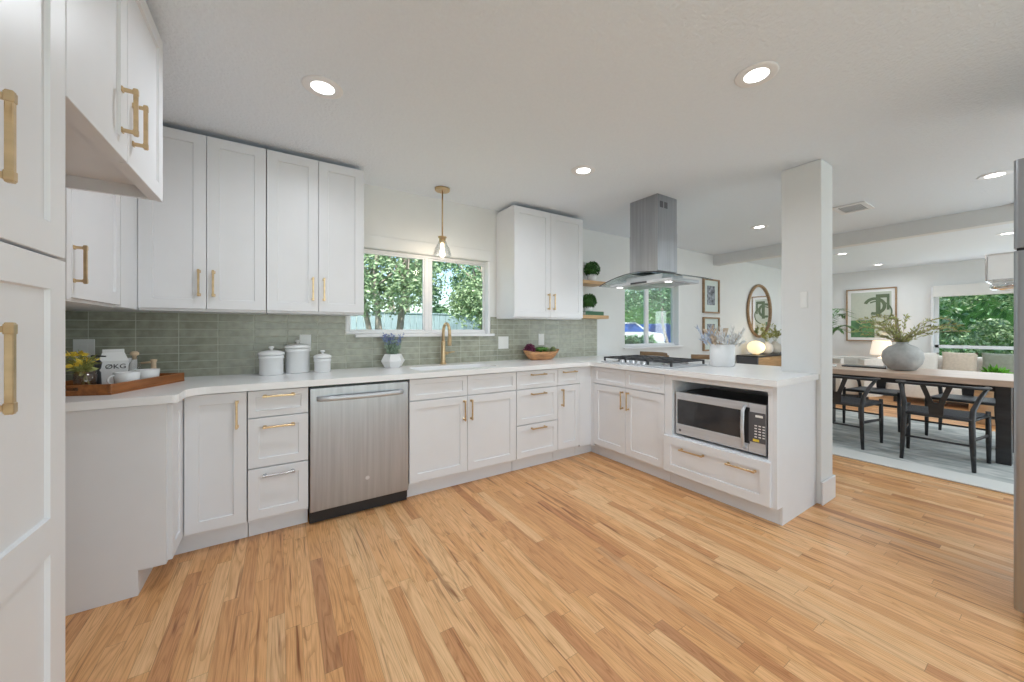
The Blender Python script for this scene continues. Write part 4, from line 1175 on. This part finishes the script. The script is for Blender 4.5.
MB().lathe([(.05, .0003), (.055, .008), (.05, .02)], seg=28).build('base', M['brass'], t)
MB().lathe([(.05, .02), (.105, .05), (.135, .11), (.130, .16), (.10, .205), (.05, .232), (0, .24)], seg=32).build('globe', M['warm_glow'], t)
pl = bpy.data.lights.new('globe_lamp', 'POINT'); pl.energy = 3; pl.shadow_soft_size = .13; pl.color = (1, .78, .5)
po = bpy.data.objects.new('globe_lamp', pl); po.parent = t; po.location = (-.0, -.17, .15); col.objects.link(po)
def pampas_vase(label, loc, r, h, seed):
    t = thing('decorative_vase', label, 'vase', loc, 0, 'round pale vases on the console')
    MB().lathe([(r * .45, .0003), (r * .85, h * .15), (r, h * .45), (r * .8, h * .75), (r * .35, h * .92), (r * .4, h)], seg=28).build('vase_body', M['linen'], t)
    random.seed(seed); mb = MB()
    for i in range(9):
        a = random.uniform(0, 2 * PI); tip = Vector((math.cos(a) * .13, math.sin(a) * .07, h + random.uniform(.1, .3)))
        mb.tube([(0, 0, h * .9), tip], .002, 4)
        for k in range(22): mb.leaf(Vector((0, 0, h)).lerp(tip, random.uniform(.4, 1.05)), (random.uniform(-1, 1), random.uniform(-1, 1), random.uniform(-.2, 1)), .05, .018)
    mb.build('sprigs', M['leaf_olive'], t)
pampas_vase('pale round vase just beside the glowing globe lamp', (4.42, -.2, .8005), .10, .22, 2)
pampas_vase('pale round vase with olive sprigs, farther along the console', (4.70, -.21, .8005), .11, .22, 3)

# ---------------------------------------------------------------- palm plant behind the post
t = thing('palm_plant', 'tall potted palm with long green fronds, mostly behind the post', 'plant', (4.78, -.74, 0))
MB().lathe([(.15, .0005), (.18, .02), (.21, .36), (.19, .36), (.185, .33), (0, .33)], seg=28).build('pot', M['beige'], t)
random.seed(8); mb = MB(); st = MB()
for i in range(15):
    a = 2 * PI * i / 15 + random.uniform(-.15, .15); reach = random.uniform(.40, .66) * (.42 if math.sin(a) > .15 else 1); top = random.uniform(1.25, 1.62)
    P = []
    for k in range(13):
        f = k / 12
        P.append(Vector((math.cos(a) * reach * f ** 1.25, math.sin(a) * reach * f ** 1.25, .33 + (top - .33) * math.sin(f * PI * .56) / math.sin(PI * .5) * 1.0 - .12 * max(0, f - .7))))
    st.tube(P, [.009 - .0005 * k for k in range(13)], 5)
    for k in range(4, 13):
        d = (P[k] - P[k - 1]).normalized(); sd = d.cross(Vector((0, 0, 1))).normalized()
        for s in (-1, 1):
            for q in (0, .5):
                mb.leaf(P[k - 1].lerp(P[k], q), d * .55 + sd * s * .8 + Vector((0, 0, -.12)), .22, .03, nrm=(0, 0, 1))
st.build('stalks', M['leaf'], t); mb.build('fronds', M['leaf'], t)

# ---------------------------------------------------------------- dining area
tag(MB().box(1.77, 4.35, -4.1, -.65, .0008, .012, .003).build('area_rug', M['rug']), 'large pale grey distressed rug under the dining table', 'rug')
RZ = .0125
t = thing('dining_table', 'long dining table with whitewashed wood top and black slab legs, standing on the pale rug', 'table', (3.02, -2.18, RZ))
MB().box(-.45, .45, -.97, .97, .706, .764, .004).build('tabletop', M['table_wood'], t)
for sx in (-1, 1):
    for sy in (-1, 1):
        MB().box(sx * .30 - .055, sx * .30 + .055, sy * .735 - .045, sy * .735 + .045, .0005, .7055, .003).build('leg', M['black_wood'], t)
MB().box(-.27, .27, -.70, .70, .64, .7055).build('apron', M['black_wood'], t)

def chair():
    t = thing('dining_chair', 'black wishbone dining chair', 'chair', (0, 0, 0), 0, 'black wishbone dining chairs')
    # chair looks along +x
    mb = MB()
    seat = [(-.20, -.20), (.24, -.25), (.24, .25), (-.20, .20)]
    mb.prism([seat], .425, .452); mb.build('seat', M['cord'], t, bevel=.008)
    MB().tube([(.235, -.26, .435), (.235, .26, .435)], .015, 8).tube([(-.205, -.21, .435), (-.205, .21, .435)], .014, 8).tube([(-.2, -.205, .43), (.235, -.255, .43)], .014, 8).tube([(-.2, .205, .43), (.235, .255, .43)], .014, 8).build('seat_rail', M['black_wood'], t)
    for s in (-1, 1):
        MB().tube([(.235, s * .262, .001), (.235, s * .26, .25), (.235, s * .258, .47)], [.0135, .019, .0165], 10).build('leg', M['black_wood'], t)
        MB().tube([(-.225, s * .222, .001), (-.215, s * .213, .24), (-.205, s * .208, .42), (-.165, s * .212, .52), (-.09, s * .242, .62), (-.02, s * .272, .69), (0, s * .275, .703)], [.0135, .020, .020, .019, .017, .015, .013], 10).build('leg', M['black_wood'], t)
        MB().tube([(-.21, s * .213, .27), (.235, s * .259, .25)], .010, 8, flat=(.6, 1.5)).build('side_stretcher', M['black_wood'], t)
    MB().tube([(-.215, -.21, .22), (-.215, .21, .22)], .009, 8).build('back_stretcher', M['black_wood'], t)
    MB().tube([(.235, -.255, .30), (.235, .255, .30)], .009, 8).build('front_stretcher', M['black_wood'], t)
    pts = []
    for i in range(25):
        a = R(96 + 168 * i / 24)
        pts.append((.0 + .245 * math.cos(a) , .285 * math.sin(a), .735 - .015 * abs(math.sin(a)) - .012))
    pts = [(.09, .268, .700)] + pts + [(.09, -.268, .700)]
    MB().tube(pts, .017, 10, flat=(1.25, .65)).build('top_rail', M['black_wood'], t)
    yz = [(-.042, .43), (.042, .43), (.050, .55), (.105, .716), (.066, .716), (.030, .60), (.014, .558), (-.014, .558), (-.030, .60), (-.066, .716), (-.105, .716), (-.050, .55)]
    mb = MB(); mb.prism([yz], -.006, .006, Matrix(((0, 0, 1, 0), (1, 0, 0, 0), (0, 1, 0, 0), (0, 0, 0, 1))))
    for v in mb.bm.verts: v.co.x += -.212 - .022 * (v.co.z - .43) / .3 + 1.2 * v.co.y ** 2
    mb.build('splat', M['black_wood'], t)
    return t
c0 = chair()
c0.location = (2.375, -2.575, RZ); c0['label'] = 'black wishbone chair fully in view, its back to the kitchen, nearest the refrigerator'
dup(c0, (2.39, -1.845, RZ), 0, 'black wishbone chair with its back to the kitchen, partly cut off by the post')
dup(c0, (3.60, -1.84, RZ), PI, 'black wishbone chair across the table, opposite the chair cut off by the post')
dup(c0, (3.67, -2.575, RZ), PI, 'black wishbone chair across the table, opposite the one nearest the refrigerator')

# vase with branches on the table
t = thing('stoneware_vase', 'large round grey stoneware vase of olive green branches on the dining table', 'vase', (2.98, -2.20, RZ + .7645))
MB().lathe([(.07, .0003), (.11, .012), (.158, .08), (.172, .15), (.160, .21), (.115, .262), (.060, .288), (.045, .30), (.052, .312), (.040, .312), (.036, .295), (0, .29)], seg=40).build('vase_body', M['stone'], t)
random.seed(17); ms, ml_ = MB(), MB()
for i in range(26):
    a = random.uniform(0, 2 * PI) if i > 12 else random.choice((PI / 2, -PI / 2)) + random.uniform(-.7, .7)
    reach = random.uniform(.18, .50); hh = random.uniform(.08, .30) * (1.2 - reach)
    P = [Vector((0, 0, .28))] + [Vector((math.cos(a) * reach * f, math.sin(a) * reach * f, .30 + hh * math.sin(f * PI * .62) * 1.35)) for f in (.15, .35, .55, .8, 1.0)]
    ms.tube(P, .0025, 5)
    for k in range(1, 6):
        d = (P[k] - P[k - 1]).normalized()
        for q in range(9):
            ml_.leaf(P[k - 1].lerp(P[k], q / 9), d * .8 + Vector((random.uniform(-.8, .8), random.uniform(-.8, .8), random.uniform(-.3, .9))), .045, .012)
ms.build('branches', M['bark'], t); ml_.build('leaves', M['leaf_olive'], t)

# magazines on the table
t = thing('magazine', 'open white magazine with dark title on the dining table beside the post', 'magazine', (2.95, -1.52, RZ + .765), R(15))
MB().box(-.14, .14, -.10, .10, 0, .012, .002).build('pages', M['paper'], t)
text_obj('Gold', .06, Matrix.Translation((0, -.03, .0125)) @ Matrix.Rotation(-PI / 2, 4, 'Z'), M['ink'], t)
t = thing('serving_board', 'thin black board lying on the table next to the grey vase', 'tray', (3.12, -1.85, RZ + .765), R(5))
MB().box(-.12, .12, -.20, .20, 0, .014, .004).build('board', M['black'], t)

# chandelier over the table
t = thing('chandelier', 'clear glass box pendant with a polished chrome ring, hanging above the dining table', 'lamp', (3.04, -3.00, 0))
MB().lathe([(.07, H - .02), (.07, H - .0008)], seg=28).build('canopy', M['chrome'], t)
MB().tube([(0, 0, 1.95), (0, 0, H - .02)], .006, 8).build('rod', M['chrome'], t)
mb = MB(); a = .20
for s in (-1, 1):
    for q in (-1, 1):
        mb.box(s * a - .005, s * a + .005, q * a - .005, q * a + .005, 1.685, 1.935)
for z in (1.685, 1.93):
    mb.box(-a, a, -a - .005, -a + .005, z, z + .01).box(-a, a, a - .005, a + .005, z, z + .01).box(-a - .005, -a + .005, -a, a, z, z + .01).box(a - .005, a + .005, -a, a, z, z + .01)
mb.box(-a, a, -.006, .006, 1.931, 1.939)
mb.build('frame', M['chrome'], t)
MB().box(-a + .006, -a + .009, -a + .006, a - .006, 1.697, 1.929).box(-a + .006, a - .006, a - .009, a - .006, 1.697, 1.929).box(a - .009, a - .006, -a + .006, a - .01, 1.697, 1.929).box(-a + .01, a - .01, -a + .006, -a + .009, 1.697, 1.929).build('glass_box', M['fabric_white'], t)
MB().tube([(.17 * math.cos(2 * PI * i / 32), .17 * math.sin(2 * PI * i / 32), 1.640) for i in range(32)], .030, 12, closed=True).build('chrome_ring', M['chrome'], t)

# art on the far wall
ya, yb_, za, zb = -1.34, -.575, 1.0, 2.055
t = thing('framed_art', 'large wood-framed abstract of olive arcs and a green block on the far wall', 'picture', (XR - .001, (ya + yb_) / 2, za), 0)
w = (yb_ - ya) / 2; h = zb - za; f = .022
MYZ = lambda x0, x1: Matrix(((0, 0, x1 - x0, x0), (1, 0, 0, 0), (0, 1, 0, 0), (0, 0, 0, 1)))
mb = MB(); mb.prism([rect(-w, w, 0, h), rect(-w + f, w - f, f, h - f)], 0, 1, MYZ(-.04, 0)); mb.build('frame', M['frame_wood'], t, bevel=.002)
MB().box(-.02, -.006, -w + f, w - f, f, h - f).build('mat_board', M['paper'], t)
m_ = .075
MB().box(-.022, -.0202, -w + m_, w - m_, m_, h - m_).build('print', M['art'], t)
mb = MB()
def ringsec(cy, cz, r0, r1, a0, a1, n=24): return [(cy + r1 * math.cos(R(a0 + (a1 - a0) * i / n)), cz + r1 * math.sin(R(a0 + (a1 - a0) * i / n))) for i in range(n + 1)] + [(cy + r0 * math.cos(R(a1 + (a0 - a1) * i / n)), cz + r0 * math.sin(R(a1 + (a0 - a1) * i / n))) for i in range(n + 1)]
# +y is toward the viewer's left here
mb.prism([ringsec(-.06, .70, .12, .175, 20, 290)], 0, 1, MYZ(-.0245, -.0222))
mb.prism([ringsec(-.10, .58, .20, .225, 60, 250)], 0, 1, MYZ(-.0275, -.0248))
mb.prism([rect(-.15, -.08, .50, .86)], 0, 1, MYZ(-.0263, -.0222)); mb.prism([rect(-.24, -.08, .8605, .93)], 0, 1, MYZ(-.0262, -.0222)); mb.prism([rect(-.28, -.2405, .62, .93)], 0, 1, MYZ(-.0262, -.0222))
mb.build('olive_arcs', M['olive_paint'], t)
MB().box(-.0238, -.0222, -.06, w - m_, m_, .42).build('green_block', M['green_paint'], t)

# armchair between the sofa and the back wall
t = thing('armchair', 'low rounded cream armchair behind the table, below the artwork', 'chair', (5.60, -1.03, 0), R(200))
def bent(r0, r1, z0, z1, a0, a1, n=26):
    mb = MB(); lp = [(r1 * math.cos(R(a0 + (a1 - a0) * i / n)), r1 * math.sin(R(a0 + (a1 - a0) * i / n))) for i in range(n + 1)] + [(r0 * math.cos(R(a1 + (a0 - a1) * i / n)), r0 * math.sin(R(a1 + (a0 - a1) * i / n))) for i in range(n + 1)]
    mb.prism([lp], z0, z1); return mb
bent(.27, .43, .12, .74, 20, 340).build('backrest', M['linen'], t, bevel=.05).location = (0, 0, 0)
MB().lathe([(.24, .12), (.265, .15), (.265, .40), (.24, .44), (0, .45)], seg=32).build('seat', M['linen'], t)
MB().lathe([(.25, .002), (.25, .119)], seg=32).build('plinth', M['black_wood'], t)
# sofa along the far wall, cushions, side lamp, plant
def soft_box(x0, x1, y0, y1, z0, z1, r=.05): return MB().box(x0, x1, y0, y1, z0, z1, r, 4)
t = thing('sofa', 'long cream linen sofa below the far window', 'sofa', (6.45, -2.78, 0))
def sm(o):
    for p in o.data.polygons: p.use_smooth = True
    return o
sm(soft_box(-.48, .45, -1.35, 1.35, .10, .32, .03).build('base', M['linen'], t))
sm(soft_box(.16, .44, -1.33, 1.33, .30, .78, .09).build('backrest', M['linen'], t))
for s in (-1, 1): sm(soft_box(-.47, .44, s * 1.26 - .07, s * 1.26 + .07, .30, .60, .06).build('armrest', M['linen'], t))
for k in range(3):
    sm(soft_box(-.46, .17, -1.18 + k * .787, -1.18 + .784 + k * .787, .321, .46, .045).build('seat_cushion', M['linen'], t))
for sx in (-.42, .40):
    for sy in (-1.25, 1.25): MB().box(sx - .02, sx + .02, sy - .02, sy + .02, .001, .099).build('foot', M['black_wood'], t)
def pillow(label, y, z, m, w=.46, x=6.40, tilt=-14, grp='scatter cushions on the sofa'):
    tb = bmesh.new(); n = 10
    vs = {}
    for sgn in (-1, 1):
        for i in range(n + 1):
            for j in range(n + 1):
                u, v = i / n * 2 - 1, j / n * 2 - 1
                if sgn == 1 and (i in (0, n) or j in (0, n)): vs[(sgn, i, j)] = vs[(-1, i, j)]; continue
                th_ = .075 * ((1 - u * u) * (1 - v * v)) ** .45
                k = 1 - .07 * (1 - abs(u * v)) * 0
                vs[(sgn, i, j)] = tb.verts.new((sgn * th_, u * w / 2 * (1 - .06 * (1 - v * v) * abs(u)), v * w / 2 * (1 - .06 * (1 - u * u) * abs(v))))
    for sgn in (-1, 1):
        for i in range(n):
            for j in range(n): tb.faces.new([vs[(sgn, a, b)] for a, b in ((i, j), (i + 1, j), (i + 1, j + 1), (i, j + 1))]).smooth = True
    bmesh.ops.recalc_face_normals(tb, faces=tb.faces)
    o = MB()._join(tb).build('cushion', m); o.location = (x, y, z); o.rotation_euler = (0, R(-tilt), 0)
    return tag(o, label, 'cushion', grp)
pillow('beige square cushion on the sofa under the window edge', -2.21, .675, M['beige'], .39)
pillow('grey-green velvet cushion on the sofa beside the beige one', -2.64, .675, M['sage'], .40)
pillow('cream cushion at the end of the sofa behind the grey vase', -1.80, .665, M['linen'], .37)
t = thing('table_lamp', 'lit white-shaded lamp behind the branches, near the far artwork', 'lamp', (6.78, -1.19, 0))
MB().lathe([(.22, .48), (.22, .50)], seg=28).tube([(0, 0, .001), (0, 0, .48)], .02, 8).lathe([(.14, .0006), (.14, .012)], seg=24).build('side_table', M['black_wood'], t)
MB().lathe([(.06, .5005), (.09, .54), (.10, .62), (.05, .70), (.012, .72), (.012, .80)], seg=24).build('base', M['ceramic'], t)
MB().lathe([(.17, .76), (.13, 1.02)], seg=32, cap=False).build('lamp_shade', M['shade'], t)
pl = bpy.data.lights.new('shade_lamp', 'POINT'); pl.energy = 3; pl.shadow_soft_size = .05; pl.color = (1, .8, .58)
po = bpy.data.objects.new('shade_lamp', pl); po.parent = t; po.location = (0, 0, .90); col.objects.link(po)
t = thing('potted_plant', 'small bright green potted plant in front of the grey-green cushion', 'plant', (5.0, -2.68, 0))
MB().lathe([(.20, .0005), (.22, .02), (.22, .43), (.30, .45), (.30, .48), (0, .48)], seg=28).build('stand', M['wood_plain'], t)
MB().lathe([(.06, .4805), (.08, .49), (.09, .59), (.08, .59), (0, .57)], seg=24).build('pot', M['ceramic'], t)
random.seed(14); mb = MB()
for i in range(160):
    d = Vector((random.gauss(0, 1), random.gauss(0, 1), random.uniform(.1, 1.4))).normalized()
    mb.leaf(Vector((0, 0, .60)) + d * .04, d, random.uniform(.08, .16), .045)
mb.build('foliage', mat('fresh_green_leaf', (0.16, .42, .05), .5, var=.4, scale=20), t)

# ---------------------------------------------------------------- outdoors
struct('ground', MB().box(-25, 45, .16, 45, -.35, -.25), M['grass'])
struct('ground_side', MB().box(7.26, 45, -25, .159, -.35, -.25), M['grass'])
struct('ground_rear', MB().box(-25, 7.25, -25, YB - .16, -.35, -.25), M['grass'])
t = thing('wood_fence', 'blue-grey board fence beyond the sink window trees', 'fence', (0, 5.6, -.25))
mb = MB()
for i in range(95): mb.box(-10 + i * .145, -10 + i * .145 + .138, 0, .02, 0, 1.86, .003)
mb.build('boards', M['fence'], t)
MB().box(-10, 3.7, .021, .07, 1.55, 1.64).box(-10, 3.7, .021, .07, .3, .39).box(-10, 3.7, -.02, .05, 1.861, 1.89).build('rails', M['fence'], t)
def tree(label, x, y, trunks, crown, n, lm, seed, leafl=.12, spread=.5):
    random.seed(seed)
    t = thing('tree', label, 'tree', (x, y, -.25), 0, 'trees outside the windows')
    mb = MB()
    for k in range(trunks):
        a = 2 * PI * k / trunks + .4; top = Vector((math.cos(a) * spread, math.sin(a) * spread, crown[2]))
        P = [Vector((math.cos(a) * .08, math.sin(a) * .08, 0)).lerp(top, f) + Vector((random.uniform(-.05, .05), random.uniform(-.05, .05), 0)) for f in (0, .25, .5, .75, 1)]
        mb.tube(P, [.06, .05, .042, .035, .02], 7)
        for b in range(3):
            q = P[2].lerp(P[4], random.random()); mb.tube([q, q + Vector((random.uniform(-.6, .6), random.uniform(-.6, .6), random.uniform(.3, .8)))], [.02, .008], 5)
    mb.build('trunk', M['bark'], t)
    mb = MB()
    cl = [(Vector((random.uniform(-1, 1) * crown[0], random.uniform(-1, 1) * crown[1], crown[2] + random.uniform(-1, 1) * crown[3])), random.uniform(.3, .6)) for _ in range(34)]
    for i in range(n):
        c, r = random.choice(cl); d = Vector((random.gauss(0, 1), random.gauss(0, 1), random.gauss(0, 1))).normalized()
        p = c + d * r * random.uniform(.5, 1)
        mb.leaf(p, (random.uniform(-1, 1), random.uniform(-1, 1), random.uniform(-.8, .4)), leafl * random.uniform(.7, 1.3), leafl * .5)
    mb.build('foliage', lm, t)
tree('multi-trunk crepe myrtle outside the pane of the sink window nearer the cabinets', -1.32, 2.9, 5, (.62, .5, 2.85, .85), 9500, M['tree_leaf'], 1, .075, .42)
tree('multi-trunk crepe myrtle outside the pane of the sink window behind the faucet', 1.0, 3.5, 6, (.68, .5, 2.75, 1.0), 11000, M['tree_leaf'], 2, .075, .45)
tree('darker-leaved tree behind the fence beyond the sink window', .4, 8.6, 4, (3.4, .7, 3.5, 1.5), 15000, M['tree_leaf2'], 3, .14)
tree('deep green tree seen through the window below the hood', 7.2, 3.6, 3, (1.3, 1.0, 3.35, 1.2), 12000, M['tree_leaf2'], 5, .085)
tree('dark tree farther off beyond the window below the hood', 12.6, 7.0, 3, (2.2, 1.6, 4.3, 1.6), 9000, M['tree_leaf2'], 6, .15)
tree('broad dense tree filling the far dining window', 11.3, -3.0, 2, (1.2, 2.4, 2.3, 1.9), 22000, M['tree_leaf'], 7, .11, .2)
# hedge behind those trees
random.seed(40)
def hedge(label, cx, cy, lx, ly, h, n):
    t = thing('hedge', label, 'hedge', (cx, cy, -.25), 0)
    mb = MB(); mb.box(-lx, lx, -ly, ly, .0, h - .1, .1, 2); mb.build('hedge_core', M['leaf_dark'], t)
    mb = MB()
    for i in range(n):
        f = random.random()
        p = Vector((random.uniform(-lx, lx), random.choice((-ly, ly)), random.uniform(0, h))) if (lx > ly) == (f < .85) else (Vector((random.choice((-lx, lx)), random.uniform(-ly, ly), random.uniform(0, h))))
        if random.random() < .2: p.z = h
        mb.leaf(p + Vector((random.uniform(-.15, .15),) * 3), (random.uniform(-1, 1), random.uniform(-1, 1), random.uniform(-.6, .8)), .2, .11)
    mb.build('hedge_leaves', M['tree_leaf2'], t)
hedge('tall dense hedge far behind the dining window trees', 15.6, -3.5, .8, 6.5, 5.0, 14000)
hedge('tall dense hedge beyond the parked cars', 16.5, 17.5, 9.5, .8, 4.6, 9000)
hedge('low clipped hedge in front of the parked cars', 8.0, 6.6, 1.6, .35, 1.02, 5000)

# parked car with blue reflections painted on its windows, seen through the hood window
struct('ground_drive', MB().box(8.6, 26, 7.9, 16.4, -.249, .15), mat('pale_concrete', (.5, .5, .48), .9, var=.1))
def car(label, loc, rz, paint):
    t = thing('parked_car', label, 'car', loc, rz, 'parked cars')
    side = [(-2.1, .35), (-2.05, .75), (-1.6, .92), (-1.1, .98), (-.6, 1.42), (.7, 1.45), (1.35, 1.0), (2.0, .9), (2.1, .4)]
    MXZ = Matrix(((1, 0, 0, 0), (0, 0, 1, 0), (0, 1, 0, 0), (0, 0, 0, 1)))
    mb = MB(); mb.prism([side], -.85, .85, MXZ); mb.build('body', paint, t, bevel=.06)
    mb = MB(); mb.prism([[(-.98, 1.0), (-.56, 1.36), (.65, 1.39), (1.18, 1.0)]], -.862, .862, MXZ); mb.build('side_windows', M['blue_paint_reflection'], t)  # reflection in the glass painted as solid blue
    for x in (-1.35, 1.35):
        for y in (-.80, .80):
            MB().lathe([(.20, -.1), (.33, -.09), (.33, .09), (.20, .1)], seg=24, mtx=Matrix.Translation((x, y, .331)) @ Matrix.Rotation(R(90), 4, 'X')).build('wheel', M['black'], t)
car('white parked car with blue reflections painted on its windows, nearer the hood side of the window', (11.2, 9.6, .15), R(-35), M['carpaint'])
car('blue parked car beyond the white one, through the window below the hood', (15.2, 10.6, .15), R(-40), M['blue_paint_reflection'])
